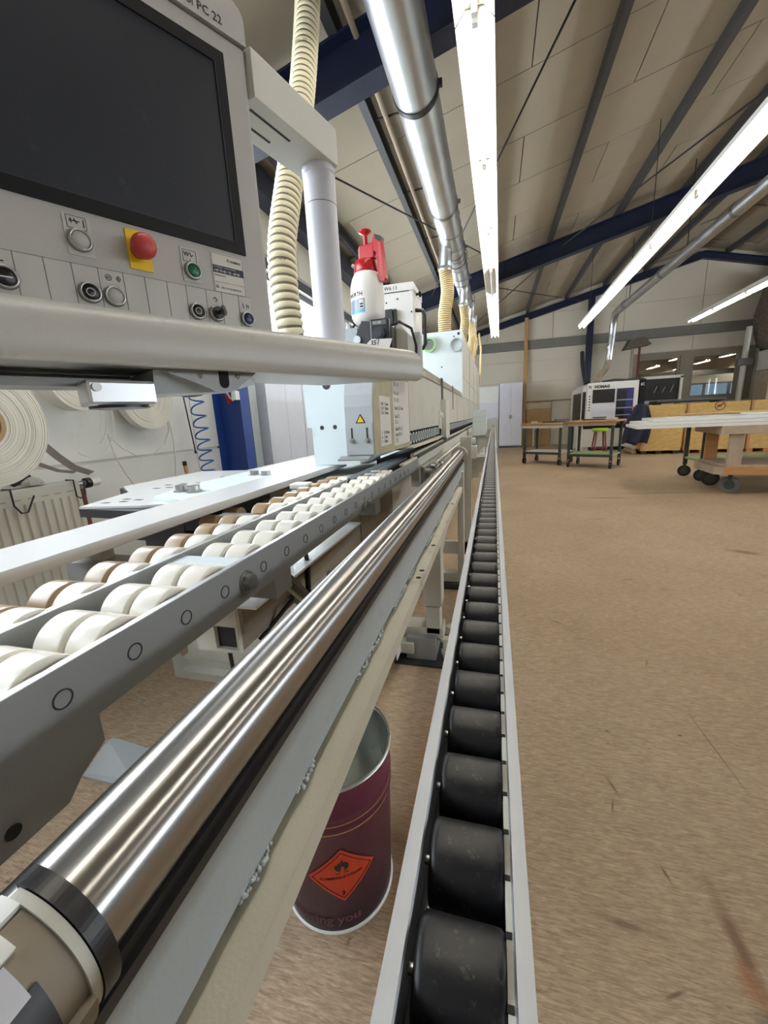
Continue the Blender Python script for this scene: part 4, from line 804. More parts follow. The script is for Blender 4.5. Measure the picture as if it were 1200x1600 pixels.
lb('lever_hollow', B().prism([(.070, .30), (.0785, .298), (.089, .170), (.072, .165)], 'y', -.0158, -.0150).xf(ph), M_estop, lv); lb('trigger_lock', B().prism([(.054, .3185), (.083, .3055), (.0795, .285), (.058, .300)], 'y', -.0162, .0162).xf(ph), M_black, lv)
lb('nozzle', B().cyl((-.030, 0, .215), (-.052, -.005, .225), .009, n=14).cyl((-.052, -.005, .225), (-.060, -.006, .229), .006, n=12), M_chrome)
def cyl_bend(r, a0, z0): return lambda c: Vector(((r + c.z) * cos(a0 + c.x / r), (r + c.z) * sin(a0 + c.x / r), z0 + c.y))
def patch(r, a0, a1, z0, z1, n=10, th=.0004):
    m = B()
    for i in range(n):
        b0 = a0 + (a1 - a0) * i / n; b1 = a0 + (a1 - a0) * (i + 1) / n
        m.add([(q * cos(b), q * sin(b), z) for q in (r, r + th) for b in (b0, b1) for z in (z0, z1)], [(0, 1, 3, 2), (4, 6, 7, 5), (0, 4, 5, 1), (2, 3, 7, 6), (0, 2, 6, 4), (1, 5, 7, 3)])
    return m
sb.scale = (1, 1, 1.06)
R0 = .0716
text('WÜRTH', .021, M_ink, sb, None, bend=cyl_bend(R0 + .0003, rad(208), .098), bold=.0006)
lb('logo', B().add([(R0 * cos(rad(a)) * 1.006, R0 * sin(rad(a)) * 1.006, z) for a, z in ((196, .100), (204, .100), (204, .105), (196, .105))], [(0, 1, 2, 3)]).add([(R0 * cos(rad(a)) * 1.006, R0 * sin(rad(a)) * 1.006, z) for a, z in ((196, .108), (204, .108), (204, .113), (196, .113))], [(0, 1, 2, 3)]), M_red)
pl = lb('product_label', patch(R0, rad(186), rad(276), .038, .088), M_bluegrey)
lb('label_stripe', patch(R0 + .0004, rad(186), rad(276), .038, .047), M_cyan, pl); lb('barcode_field', patch(R0 + .0004, rad(256), rad(272), .052, .084, 4), M_paper, pl); lb('barcode', patch(R0 + .0008, rad(258), rad(270), .056, .062, 3).add([], []), M_ink, pl); lb('barcode', patch(R0 + .0008, rad(258), rad(270), .066, .071, 3), M_ink, pl)
for i in range(6): text('xx xxx xxxx'[:8 + i % 3].replace('x', 'i'), .006, M_paper, pl, None, bend=cyl_bend(R0 + .0007, rad(200), .053 + i * .0055), name='print')

# ================================================================== TIN under the beam
bk = thing('tin_bucket', 'open maroon printed tin bucket with orange hazard diamond standing on the floor', 'bucket', (-.376, .742, 0))
bb = lambda name, m_, mt, par=None, **k: obj(name, m_, mt, par or bk, local=True, **k)
RB, RT, HB = .133, .147, .415
rr = lambda z: RB + (RT - RB) * z / HB
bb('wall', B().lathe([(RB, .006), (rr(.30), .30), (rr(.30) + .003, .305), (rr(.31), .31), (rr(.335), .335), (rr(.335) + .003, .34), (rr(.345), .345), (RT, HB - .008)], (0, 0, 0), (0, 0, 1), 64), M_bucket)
bb('lining', B().lathe([(0, .008), (RB - .003, .008), (RT - .003, HB - .006)], (0, 0, 0), (0, 0, 1), 64), M_bucketin, label='bare shiny tin lining')
tp_ = [(.147 + .0045 * cos(t * pi / 4), HB - .004 + .0045 * sin(t * pi / 4)) for t in range(9)]
bb('rim', B().lathe(tp_, (0, 0, 0), (0, 0, 1), 64), M_bucketin); bb('base_rim', B().lathe([(RB - .003, 0), (RB + .0035, 0), (RB + .004, .006), (RB, .009)], (0, 0, 0), (0, 0, 1), 64), M_white, label='white base rim')
bb('gold_line', B().lathe([(rr(.318) + .0006, .318), (rr(.321) + .0006, .321)], (0, 0, 0), (0, 0, 1), 64).lathe([(rr(.296) + .0006, .296), (rr(.299) + .0006, .299)], (0, 0, 0), (0, 0, 1), 64), M_gold)
bb('contents', B().lathe([(0, .07), (RB - .001, .06)], (0, 0, 0), (0, 0, 1), 32), M_greencap)
ac = rad(-62)                                                  # side of the tin that faces the camera
def onb(u, v, z0, off): a = ac + u / .136; z = z0 + v; r_ = rr(z) + off; return (r_ * cos(a), r_ * sin(a), z)
def diamond(s, off):
    m = B(); n = 8; V = [onb((i / n - j / n) * s * .7071, (i / n + j / n - 1) * s * .7071, .178, off) for i in range(n + 1) for j in range(n + 1)]
    return m.add(V, [(i * (n + 1) + j, i * (n + 1) + j + 1, (i + 1) * (n + 1) + j + 1, (i + 1) * (n + 1) + j) for i in range(n) for j in range(n)])
dm = bb('hazard_label', diamond(.108, .0008), M_orange)
fr2 = B(); s2 = .094 * .7071; cn = [(0, -s2), (s2, 0), (0, s2), (-s2, 0)]
for i in range(4):
    a, b = cn[i], cn[(i + 1) % 4]
    for q in range(6): fr2.obox(onb(a[0] + (b[0] - a[0]) * q / 6, a[1] + (b[1] - a[1]) * q / 6, .178, .0013), onb(a[0] + (b[0] - a[0]) * (q + 1) / 6, a[1] + (b[1] - a[1]) * (q + 1) / 6, .178, .0013), .0016, .0006)
bb('label_border', fr2, M_ink, dm)
fl = [(-.004, .014), (-.012, .018), (-.016, .027), (-.013, .036), (-.011, .031), (-.007, .040), (-.004, .034), (.001, .048), (.004, .036), (.008, .042), (.009, .033), (.013, .036), (.015, .026), (.011, .018), (.004, .014), (.006, .022), (.001, .030), (-.003, .023)]
bb('flame_symbol', B().add([onb(p[0], p[1], .178, .0014) for p in fl], [list(range(len(fl)))]).add([onb(x, z, .178, .0014) for x, z in ((-.014, .008), (.014, .008), (.014, .0105), (-.014, .0105))], [(0, 1, 2, 3)]), M_ink, dm)
cb2 = lambda z0, u0: (lambda c: Vector(onb(u0 + c.x, c.y, z0, .0016)))
text('FLAMMABLE LIQUID', .0105, M_ink, dm, None, bend=cb2(.172, -.050), bold=.0001); text('3', .017, M_ink, dm, None, bend=cb2(.122, -.005), bold=.0004)
text('inspiring you', .037, M_darkprint, bk, None, bend=lambda c: Vector(onb(-.155 + c.x, c.y, .034, .0008)), bold=.0008); text('load', .014, M_darkprint, bk, None, bend=lambda c: Vector(onb(-.05 + c.x, c.y, .352, .0008)))

# ================================================================== DUCTS AND HOSES
def ribbed_hose(name, pts, r, pitch, m1, m2, loc, label, group=None, cuffs=None):
    """hose with proud spiral ribs; pts control points (catmull-rom)"""
    t = thing(name, label, 'hose', loc, 0, group); P = [Vector(p) for p in pts]; P = [P[0] * 2 - P[1]] + P + [P[-1] * 2 - P[-2]]; path = []
    for i in range(1, len(P) - 2):
        for k in range(60):
            u = k / 60; a, b, c, d = P[i - 1:i + 3]; path.append(.5 * ((2 * b) + (c - a) * u + (2 * a - 5 * b + 4 * c - d) * u * u + (3 * b - a - 3 * c + d) * u ** 3))
    path.append(P[-2]); S_ = [0]
    for i in range(1, len(path)): S_.append(S_[-1] + (path[i] - path[i - 1]).length)
    def at(s):
        import bisect
        i = min(max(bisect.bisect(S_, s) - 1, 0), len(path) - 2); f = (s - S_[i]) / max(S_[i + 1] - S_[i], 1e-9); return path[i].lerp(path[i + 1], f)
    n = int(S_[-1] / pitch); pp = []; rs = []
    for k in range(n):
        for f, q in ((0, .94), (.08, .985), (.3, 1.02), (.52, .985), (.62, .94), (.66, .90), (.96, .90)): pp.append(at((k + f) * pitch)); rs.append(r * q)
    obj('ribs', B().sweep(pp, rs, 28), m1, t)
    gp_ = [at(S_[-1] * i / 60) for i in range(61)]; obj('groove', B().sweep(gp_, r * .915, 24), m2, t)
    return t, at, S_[-1]
hz, at, _ = ribbed_hose('suction_hose', [(-.80, 1.86, 1.36), (-.875, 1.79, 1.47), (-.885, 1.755, 1.60), (-.905, 1.79, 1.88), (-.91, 1.93, 2.20), (-.915, 2.17, 2.68), (-.92, 2.36, 3.20), (-.93, 2.5, 3.7)],   .062, .033, M_hose, M_hosegroove, (-.80, 1.86, 1.36), 'cream ribbed suction hose rising behind the console post')
for zz, txt in ((1.83, 'ANTISTATIK NORRES'), (2.28, 'MASTERFLEX AIRDUC'), (2.93, 'AIRDUC 355 NORRES')):
    s_ = min(range(400), key=lambda i: abs(at(_ * i / 400).z - zz)) / 400 * _; c0 = at(s_)
    text(txt.split()[0][:4] + '. . ' + txt.split()[1][:3], .014, M_ink, hz, None, bend=lambda c, c0=c0: Vector((c0.x + .0645 * cos(rad(-115) + c.x / .0645), c0.y + .0645 * sin(rad(-115) + c.x / .0645), c0.z + c.y)) - WM[hz].translation, name='print')
# big spiral duct above the machine
du = thing('spiral_duct', 'large zinc ventilation duct under the roof above the machine', 'duct', (-.56, 5, 3.25))
XD, ZD = -.56, 3.41
for a, b, r in ((-4.9, 3.40, .158), (3.40, 5.05, .154), (5.05, 6.3, .150), (6.3, 7.6, .138), (7.6, 9.2, .120), (9.2, 11.4, .10)):
    t0 = a; r0 = r
    obj('duct_section', B().lathe([(r, a), (r, b - .02), (r - .004, b)], (XD, 0, ZD), (0, 1, 0), 48), M_zinc, du)
    obj('clamp_band', B().ring((XD, b - .03, ZD), (XD, b + .02, ZD), r + .006, r - .006, 48).box(XD + r - .01, XD + r + .03, b - .02, b + .01, ZD - .02, ZD + .02), M_darksteel if a < -4 else M_steel, du)
spz = B()
for y in [5.35 + .42 * k for k in range(14)]:
    r = .151 if y < 6.3 else (.139 if y < 7.6 else (.121 if y < 9.2 else .101)); spz.sweep([(XD + r * cos(t), y + .05 * t, ZD + r * sin(t)) for t in [2 * pi * i / 32 for i in range(33)]], .0028, 5)
obj('spiral_seam', spz, M_darksteel, du)
for y in (1.5, 6.6, 9.0): obj('hanger', B().cyl((XD, y, ZD + .14), (XD, y, zr(XD) + .1), .006, n=6).ring((XD, y - .01, ZD), (XD, y + .01, ZD), .164, .157, 32), M_darksteel, du)
HP = [((-.655, 5.98), .088, 'yellowed ribbed hose from the duct to the tall hood, nearest the console'), ((-.55, 7.9), .078, 'second yellowed ribbed hose between duct and tall hood'), ((-.50, 9.3), .07, 'third yellowed ribbed hose between duct and tall hood'), ((-.48, 10.5), .05, 'farthest yellowed ribbed hose between duct and tall hood')]
for (x, y), r, lab in HP:
    obj('branch', B().cyl((x + .03, y - .1, 3.42), (x, y, 3.06), r * .98, n=24).ring((x, y, 3.06), (x, y, 3.09), r * 1.15, r * .9, 24), M_zinc, du)
    ribbed_hose('branch_hose', [(x, y, 3.09), (x + .03, y, 2.8), (x - .01, y - .03, 2.5), (x - .015, y, 2.24)], r, .026, M_tanhose, M_hosegroove, (x, y, 2.24), lab, 'yellowed hoses between duct and hood')
for x, y, wh_ in ((-.405, 11.9, 'nearer'), (-.43, 12.1, 'farther')): single('flat_cable', B().sweep([(x, y, 3.3), (x + .05, y, 2.9), (x + .03, y, 2.2), (x, y, 1.9)], .018, 8), M_tanhose, (x, y, 1.9), wh_ + ' of two thin beige cables hanging down at the far end of the machine', 'cable', 'beige cables at the end of the machine')
# second duct with elbow to the CNC machine
d2 = thing('exhaust_duct', 'thin zinc duct under the roof bending down behind the white cabinet machine', 'duct', (3.05, 9, 3.5))
obj('duct_run', B().cyl((3.03, 2.0, 3.6), (3.08, 12.6, 3.6), .085, n=28), M_zinc, d2)
for y in (4.5, 7.0, 9.5, 11.8): obj('duct_joint', B().ring((3.045, y, 3.6), (3.045, y + .05, 3.6), .09, .08, 28), M_steel, d2)
obj('elbow', B().sweep([(3.08, 12.55, 3.6), (3.08, 12.75, 3.58), (3.09, 12.9, 3.48), (3.09, 12.96, 3.3), (3.09, 12.97, 3.1)], .088, 24), M_zinc, d2)
obj('drop_pipe', B().cyl((3.09, 12.97, 3.12), (3.05, 12.97, 2.45), .085, n=24).ring((3.06, 12.97, 2.75), (3.06, 12.97, 2.8), .092, .08, 24), M_zinc, d2)
for y in (5.5, 8.5, 11.5): obj('hanger', B().cyl((3.05, y, 3.68), (3.05, y, zr(3.05) + .1), .008, n=6), M_darksteel, d2)
ribbed_hose('flexible_hose', [(3.05, 12.97, 2.5), (3.0, 12.97, 2.25), (2.85, 12.98, 2.05), (2.80, 13.0, 1.855)], .085, .03, M_greywood, M_greylam, (2.8, 13.0, 1.855), 'grey flexible hose from the thin duct onto the white cabinet machine')
ribbed_hose('flexible_hose', [(2.66, 14.6, 2.9), (2.62, 14.2, 2.5), (2.60, 13.6, 2.0), (2.60, 13.3, 1.86)], .06, .03, M_graphite, M_black, (2.6, 13.3, 1.85), 'dark flexible hose hanging beside the navy wall post')

# ================================================================== LEFT WALL: tape rolls, radiator, hose
def tape_roll(name, x, y, z, r, wd, rc, lab, tilt=0.0):
    t = thing(name, lab, 'tape roll', (x, y, z)); t.rotation_euler = (0, 0, tilt); WM[t] = WM[t] @ Matrix.Rotation(tilt, 4, 'Z')
    n = 34; pr = [(rc, 0)]
    for i in range(n):
        a = rc + (r - rc) * i / n; b = rc + (r - rc) * (i + 1) / n; h = random.choice((0, 0, .0015, -.0015, .003, -.002)); pr += [(a + .0004, h), (b - .0006, h), (b - .0002, h - .003)]
    pr += [(r, -wd), (rc, -wd), (rc, 0)]
    obj('windings', B().lathe(pr, (0, 0, 0), (1, 0, 0), 72, False), M_taperoll, t, local=True)
    obj('core', B().ring((.002, 0, 0), (-wd, 0, 0), rc, rc - .018, 40), M_core, t, local=True, label='brown cardboard core')
    obj('hanger_pin', B().cyl((.01, 0, rc - .035), (x * 0 - (abs(WX - x) + .02) if True else 0, 0, rc - .035), .016, n=14), M_steel, t, local=True)
    return t
tape_roll('edging_tape_roll', -2.0, 1.17, 1.215, .262, .12, .095, 'largest roll of white edging tape on the wall, above the radiator')
tape_roll('edging_tape_roll', -2.12, 1.72, 1.485, .205, .075, .075, 'white edging tape roll above the radiator valve, between the largest and the last roll', .2)
tape_roll('edging_tape_roll', -2.20, 2.245, 1.378, .212, .05, .068, 'flat white edging tape roll on the wall closest to the blue column')
lp_ = thing('tape_loop', 'loose loops of thin pale tape hanging on the white wall between two tape rolls', 'tape', (-2.25, 1.9, 1.28))
for yc, zc_, ry, rz_, a0, a1, w_ in ((1.80, 1.275, .17, .25, -120, 100, .010), (1.78, 1.29, .15, .22, -60, 100, .009), (1.77, 1.30, .13, .20, -40, 100, .008)):
    obj('strip', B().ribbon([(-2.22, yc + ry * cos(rad(a0 + (a1 - a0) * i / 40)), zc_ + rz_ * sin(rad(a0 + (a1 - a0) * i / 40))) for i in range(41)], (w_, 0, 0)), M_tape, lp_)
obj('strip', B().ribbon([(-2.24, 1.93, 1.15), (-2.24, 1.95, 1.02), (-2.24, 2.0, .90), (-2.24, 2.06, .80)], (.010, 0, 0)), M_tape, lp_); obj('strip', B().ribbon([(-2.25, 1.94, 1.14), (-2.25, 2.02, 1.06), (-2.25, 2.12, 1.0), (-2.25, 2.22, .98)], (.010, 0, 0)), M_tape, lp_)
l3 = thing('tape_loop', 'thin tape end dangling in a curve below the tape roll beside the blue column', 'tape', (-2.26, 2.4, 1.1))
obj('strip', B().ribbon([(-2.25, 2.43, 1.28), (-2.25, 2.42, 1.15), (-2.25, 2.36, 1.06), (-2.25, 2.26, 1.0), (-2.25, 2.14, .975)], (.012, 0, 0)), M_tape, l3); obj('strip', B().ribbon([(-2.26, 2.44, 1.28), (-2.26, 2.46, 1.1), (-2.26, 2.45, .95), (-2.26, 2.42, .8)], (.012, 0, 0)), M_tape, l3)
g3 = thing('tape_end', 'grey edging tape end hanging from the largest tape roll toward the radiator valve', 'tape', (-2.05, 1.5, 1.0))
obj('strip', B().ribbon([(-2.13, 1.40, 1.20), (-2.14, 1.46, 1.12), (-2.14, 1.53, 1.04), (-2.15, 1.60, .98), (-2.16, 1.70, .935)], (.05, 0, .02)), M_greytape, g3); obj('strip', B().ribbon([(-2.13, 1.36, 1.10), (-2.14, 1.44, 1.02), (-2.15, 1.53, .975), (-2.16, 1.62, .955)], (.03, 0, .012)), M_greytape, g3)
single('hanging_rod', B().cyl((-2.28, 2.65, 1.50), (-2.28, 2.70, .985), .005, n=8).cyl((-2.28, 2.70, .985), (-2.28, 2.702, .965), .009, n=8), M_darksteel, (-2.28, 2.7, .965), 'thin dark rod hanging on the white wall beside the blue spiral hose', 'rod')
br = thing('brush', 'short wooden stick with black tip standing by the wall under the spiral hose', 'brush', (-2.2, 2.49, .70)); obj('handle', B().cyl((-2.2, 2.495, .70), (-2.2, 2.475, .895), .014, n=12), M_wood, br); obj('tip', B().cyl((-2.2, 2.475, .895), (-2.2, 2.472, .925), .015, n=12), M_black, br); obj('stand', B().cyl((-2.2, 2.497, 0), (-2.2, 2.495, .70), .014, n=12), M_wood, br)
# radiator
rd = thing('radiator', 'white fluted panel radiator on the wall under the tape rolls', 'radiator', (-2.24, .9, .30)); RY0, RY1 = .15, 1.675
obj('panel', B().box(-2.285, -2.205, RY0, RY1, .30, .912, .006), M_rad, rd)
flu = B().prism([(-.0135, 0), (.0135, 0), (.009, .012), (-.009, .012)], 'z', 0, .50).mesh('flute'); flu.materials.append(M_rad)
k = 0
while RY0 + .04 + k * .043 < RY1 - .02:
    link('flute', flu, rd, Vector((-2.206, RY0 + .04 + k * .043, .335)) - rd.location, (0, 0, -pi / 2)); k += 1
ss = B(); k = 0
while RY0 + .04 + k * .0645 < RY1 - .03: ss.box(-2.2056, -2.2045, RY0 + .03 + k * .0645, RY0 + .065 + k * .0645, .857, .8625); k += 1
obj('slot', ss, M_greywood, rd)
for y in (1.33, 1.63): obj('wire_hook', B().sweep([(-2.24, y, .918), (-2.185, y, .918), (-2.185, y, .84), (-2.18, y + .02, .80), (-2.175, y + .045, .80), (-2.17, y + .085, .875)] if y < 1.5 else [(-2.24, y, .918), (-2.185, y, .918), (-2.185, y, .83), (-2.185, y + .02, .815), (-2.185, y + .05, .83), (-2.185, y + .055, .90)], .004, 6), M_darksteel, rd)
vv = obj('valve', B().cyl((-2.235, 1.675, .885), (-2.235, 1.73, .885), .016, n=14).cyl((-2.235, 1.70, .885), (-2.235, 1.70, .86), .014, n=12), M_steel, rd)
obj('valve_collar', B().cyl((-2.235, 1.73, .885), (-2.235, 1.755, .885), .029, n=20), M_black, vv); obj('valve_head', B().lathe([(.024, 0), (.026, .03), (.024, .055), (.015, .062), (0, .063)], (-2.235, 1.755, .885), (0, 1, 0), 14), M_white, vv)
obj('supply_pipe', B().cyl((-2.235, 1.705, .02), (-2.235, 1.705, .865), .014, n=12), M_rust, rd); obj('wall_foot', B().box(-2.33, -2.285, .4, .46, .35, .85).box(-2.33, -2.285, 1.4, 1.46, .35, .85), M_rad, rd)
bgx = thing('crumpled_bag', 'crumpled pale bag lying on top of the radiator below the largest tape roll', 'bag', (-2.24, 1.42, .914)); obj('fold', B().lathe([(0, 0), (.05, .005), (.055, .02), (.035, .04), (.012, .05), (0, .052)], (-2.245, 1.46, .914), (0, .1, 1), 9, False), M_rad, bgx); obj('clip', B().cyl((-2.24, 1.38, .935), (-2.24, 1.46, .965), .014, n=8).cyl((-2.24, 1.38, .935), (-2.22, 1.34, .955), .008, n=8), M_darksteel, bgx)
# blue spiral air hose
P = []; zt, zb = 1.50, .79
for i in range(241):
    u = i / 240; z = zt - (zt - zb) * (u ** 1.0); a = 2 * pi * 7.5 * (u ** 1.25); P.append((-2.17 + .045 * sin(a), 2.65 + .02 * u + .055 * cos(a) + .01 * sin(2 * a), z + .012 * sin(a)))
ah = thing('air_hose', 'blue coiled air hose hanging in front of the white wall beside the blue column', 'hose', (-2.17, 2.73, .79)); obj('coil', B().sweep(P, .006, 8), M_bluehose, ah); obj('upper_lead', B().sweep([P[0], (-2.17, 2.76, 1.7), (-2.2, 2.8, 2.3), (-2.25, 2.85, 3.0), (-2.28, 2.9, 3.2)], .006, 8), M_bluehose, ah)
rp = thing('socket_outlet', 'red power plug and white socket box on the blue column', 'socket', (-2.1, 3.1, 1.36)); obj('plug', B().cyl((-2.20, 3.12, 1.36), (-2.20, 3.09, 1.43), .026, .02, n=14), M_red, rp); obj('box', B().box(-2.13, -2.085, 3.04, 3.098, 1.375, 1.45, .005), M_white, rp); obj('lead', B().sweep([(-2.20, 3.09, 1.43), (-2.19, 3.07, 1.46), (-2.16, 3.06, 1.40), (-2.13, 3.065, 1.37), (-2.12, 3.07, 1.385)], .007, 8), M_white, rp)
# lavender-white cupboards beyond the blue column
for i, (y0, y1, lab) in enumerate(((3.54, 4.32, 'pale lavender cupboard right beside the blue column'), (4.33, 5.0, 'pale lavender cupboard behind the pale blue machine plate'), (5.01, 5.7, 'pale lavender cupboard farthest along the window wall'))):
    t = thing('cupboard', lab, 'cupboard', (-2.12, (y0 + y1) / 2, 0), 0, 'pale cupboards along the window wall')
    obj('body', B().box(-2.32, -2.12, y0, y1, 0, 1.66), M_lav, t); ym = (y0 + y1) / 2
    for a, b, hy_ in ((y0 + .004, ym - .002, ym - .04), (ym + .002, y1 - .004, ym + .03)): d_ = obj('door', B().box(-2.12, -2.10, a, b, .06, 1.64, .002), M_lav, t)

# ================================================================== BACK WALL FURNITURE
t = thing('locker', 'tall pale two-door locker left of the timber post', 'locker', (.53, 14.7, 0))
obj('body', B().box(.17, .90, 14.42, 14.98, .07, 2.12), M_lav, t); obj('plinth', B().box(.19, .88, 14.46, 14.96, 0, .07), M_greylam, t)
for a, b, h in ((.175, .533, .50), (.537, .895, .56)): d_ = obj('door', B().box(a, b, 14.40, 14.42, .09, 2.11, .003), M_lav, t); obj('handle', B().box(h - .008, h + .008, 14.37, 14.40, .98, 1.10), M_steel, d_)
t = thing('cupboard', 'low white cupboard stack between the machine and the pale locker', 'cupboard', (-.15, 14.7, 0))
obj('body', B().box(-.62, .15, 14.5, 15.0, 0, 2.05), M_lav, t); obj('door', B().box(-.61, .14, 14.48, 14.5, 1.53, 2.04, .003), M_white, t); obj('door', B().box(-.61, .14, 14.48, 14.5, 1.02, 1.51, .003), M_lav, t); obj('door', B().box(-.61, .14, 14.48, 14.5, .06, 1.0, .003), M_cream, t)
single('chipboard_sheet', B().add([(1.12, 15.06, 0), (1.86, 15.06, 0), (1.86, 15.2, 1.26), (1.10, 15.2, 1.26), (1.12, 15.08, 0), (1.86, 15.08, 0), (1.86, 15.22, 1.26), (1.10, 15.22, 1.26)], [(0, 1, 2, 3), (4, 5, 6, 7), (0, 1, 5, 4), (1, 2, 6, 5), (2, 3, 7, 6), (3, 0, 4, 7)]), M_chip, (1.48, 15.1, 0), 'tan chipboard sheet leaning on the back wall behind the first bench trolley', 'board')
t = thing('pump_unit', 'small white pump unit on a pipe in front of the leaning chipboard', 'pump', (1.3, 14.7, 0)); obj('housing', B().box(1.21, 1.42, 14.62, 14.8, .66, .84, .03), M_white, t); obj('pipe', B().cyl((1.30, 14.7, 0), (1.30, 14.7, .66), .04, n=12), M_cream, t); obj('outlet', B().box(1.36, 1.52, 14.62, 14.76, .58, .68, .01), M_paper, t)
# CNC machine
cn = thing('cnc_machine', 'white cabinet machine with black panel and indigo windows by the back wall', 'machine', (3.1, 13.4, 0))
obj('cabinet', B().prism([(2.36, 0), (3.90, 0), (3.90, 1.85), (2.56, 1.85), (2.40, 1.74), (2.36, 1.6)], 'y', 12.66, 14.3), M_cnc, cn)
obj('front_frame', B().box(2.48, 3.74, 12.60, 12.66, .76, 1.84, .01), M_cnc, cn); obj('base_panel', B().box(2.40, 3.88, 12.61, 12.66, .10, .60, .006), M_cnc, cn); obj('base_gap', B().box(2.42, 3.86, 12.64, 12.663, .60, .76).box(2.6, 3.86, 12.62, 12.66, 0.01, .10), M_black, cn)
obj('side_window', B().prism([(12.75, .75), (13.9, .75), (13.9, 1.6), (12.75, 1.6)], 'x', 2.352, 2.36).box(2.38, 2.455, 12.64, 12.66, .80, 1.62), M_black, cn)
obj('dark_panel', B().box(2.62, 3.17, 12.585, 12.60, 1.30, 1.66, .004), M_black, cn); obj('grey_panel', B().box(2.60, 3.17, 12.588, 12.60, .92, 1.29, .004), M_lav, cn)
wp = obj('sliding_window', B().box(3.215, 3.63, 12.585, 12.60, .80, 1.66, .004), M_indigo, cn)
for z in (.94, 1.13, 1.34): obj('shelf_line', B().box(3.225, 3.62, 12.578, 12.585, z, z + .03), M_bluegrey, wp)
obj('dark_slot', B().box(3.225, 3.42, 12.580, 12.585, .80, 1.12).box(3.225, 3.44, 12.580, 12.585, 1.17, 1.33).box(3.24, 3.46, 12.580, 12.585, 1.38, 1.62), M_black, wp)
obj('dark_pillar', B().box(3.76, 3.90, 12.58, 12.66, .62, 1.86, .01), M_bezel, cn); text('IC', .09, M_paper, cn, plane_m(Vector((3.775, 12.578, 1.70)) - cn.location, (1, 0, 0), (0, 0, 1)), bold=.004)
text('HOMAG', .10, M_ink, cn, plane_m(Vector((2.66, 12.597, 1.70)) - cn.location, (1, 0, 0), (0, 0, 1)), bold=.006)
obj('logo', B().box(2.52, 2.54, 12.594, 12.60, 1.70, 1.77).box(2.52, 2.58, 12.594, 12.60, 1.755, 1.77).box(2.56, 2.58, 12.594, 12.60, 1.70, 1.74), M_ink, cn)
for i in range(6): obj('control_symbol', B().box(2.53, 2.57, 12.594, 12.60, 1.10 + i * .075, 1.13 + i * .075), M_ink, cn)
obj('work_table', B().box(2.56, 3.22, 12.30, 12.62, .84, .90, .01).box(2.62, 2.72, 12.4, 12.62, .70, .84), M_cnc, cn); obj('table_tool', B().box(2.62, 2.95, 12.36, 12.5, .90, .93), M_graphite, cn)
obj('side_step', B().box(2.28, 2.42, 12.55, 12.75, .0, .66, .01), M_cnc, cn)
obj('top_cable', B().sweep([(2.9, 12.9, 1.87), (3.2, 12.85, 1.90), (3.5, 12.9, 1.88), (3.85, 12.9, 1.91)], .035, 8), M_graphite, cn)
# tool board with cream frame beside it
t = thing('tool_board', 'black tool board in a cream frame beside the white cabinet machine', 'tool board', (4.6, 14.0, 0)); obj('frame', B().box(4.05, 4.12, 13.3, 13.4, 1.2, 1.92).box(4.95, 5.01, 13.3, 13.4, 1.2, 1.92).box(4.05, 5.01, 13.3, 13.4, 1.88, 1.95), M_cream2, t); obj('board', B().box(4.12, 4.95, 13.36, 13.38, 1.30, 1.88), M_black, t); obj('stand', B().box(4.05, 4.35, 13.3, 13.6, 0, 1.28).box(4.9, 5.0, 13.3, 13.4, 0, 1.2), M_cream2, t)
for i in range(7): obj('hung_tool', B().obox((4.25 + i * .1, 13.35, 1.50), (4.31 + i * .1, 13.34, 1.66 + .02 * (i % 3)), .02, .015), M_steel if i % 2 else M_graphite, t)
t = thing('work_bench', 'long black bench with grey edge below the back window', 'bench', (5.2, 12.9, 0)); obj('top', B().box(4.2, 5.75, 12.6, 13.2, 1.20, 1.27, .01), M_black, t); obj('edge', B().box(4.2, 5.75, 12.58, 12.6, 1.24, 1.28), M_greylam, t)
for x in (4.3, 5.65): obj('leg', B().box(x - .04, x + .04, 12.7, 13.1, 0, 1.20), M_darksteel, t)
t = thing('heat_lamp', 'dark dusty hood on a brown post left of the back window', 'lamp', (4.25, 14.85, 0)); obj('shade', B().prism([(3.86, 2.88), (4.58, 2.98), (4.5, 3.06), (4.40, 3.22), (4.0, 3.16)], 'y', 14.6, 15.0), M_dust, t); obj('post', B().box(4.10, 4.17, 14.8, 14.86, 0, 2.92), M_greywood, t); obj('post', B().box(4.30, 4.35, 14.8, 14.86, 0, 2.95), M_stoolleg, t)
t = thing('electric_cabinet', 'cream electrical cabinet with punched door at the right of the back window', 'cabinet', (7.9, 14.4, 0)); obj('box', B().box(7.30, 8.6, 13.9, 14.6, 1.98, 2.52, .02), M_cream2, t); obj('body', B().box(7.30, 8.6, 13.95, 14.6, 0, 1.97, .01), M_greywood, t)
hl = B()
for i in range(6):
    for j in range(5): hl.cyl((7.42 + i * .12, 13.952, 1.3 + j * .14), (7.42 + i * .12, 13.946, 1.3 + j * .14), .022, n=8)
obj('punched_hole', hl, M_ink, t)
t = thing('white_conduit', 'white pipe with grey junction box at the right edge of the back window', 'pipe', (6.95, 14.6, 0)); obj('pipe', B().cyl((6.90, 14.5, 0), (6.95, 14.5, 3.2), .07, n=16), M_cream2, t); obj('junction_box', B().box(6.72, 7.12, 14.38, 14.5, 2.15, 2.35, .02), M_greylam, t)
single('dust_bundle', B().lathe([(0, 0), (.28, .1), (.40, .5), (.45, 1.0), (.35, 1.5), (.3, 2.0), (0, 2.1)], (7.55, 14.6, 2.53), (0, 0, 1), 14), M_dust, (7.55, 14.6, 2.53), 'dark dusty bundle of hoses above the electrical cabinet', 'hoses')

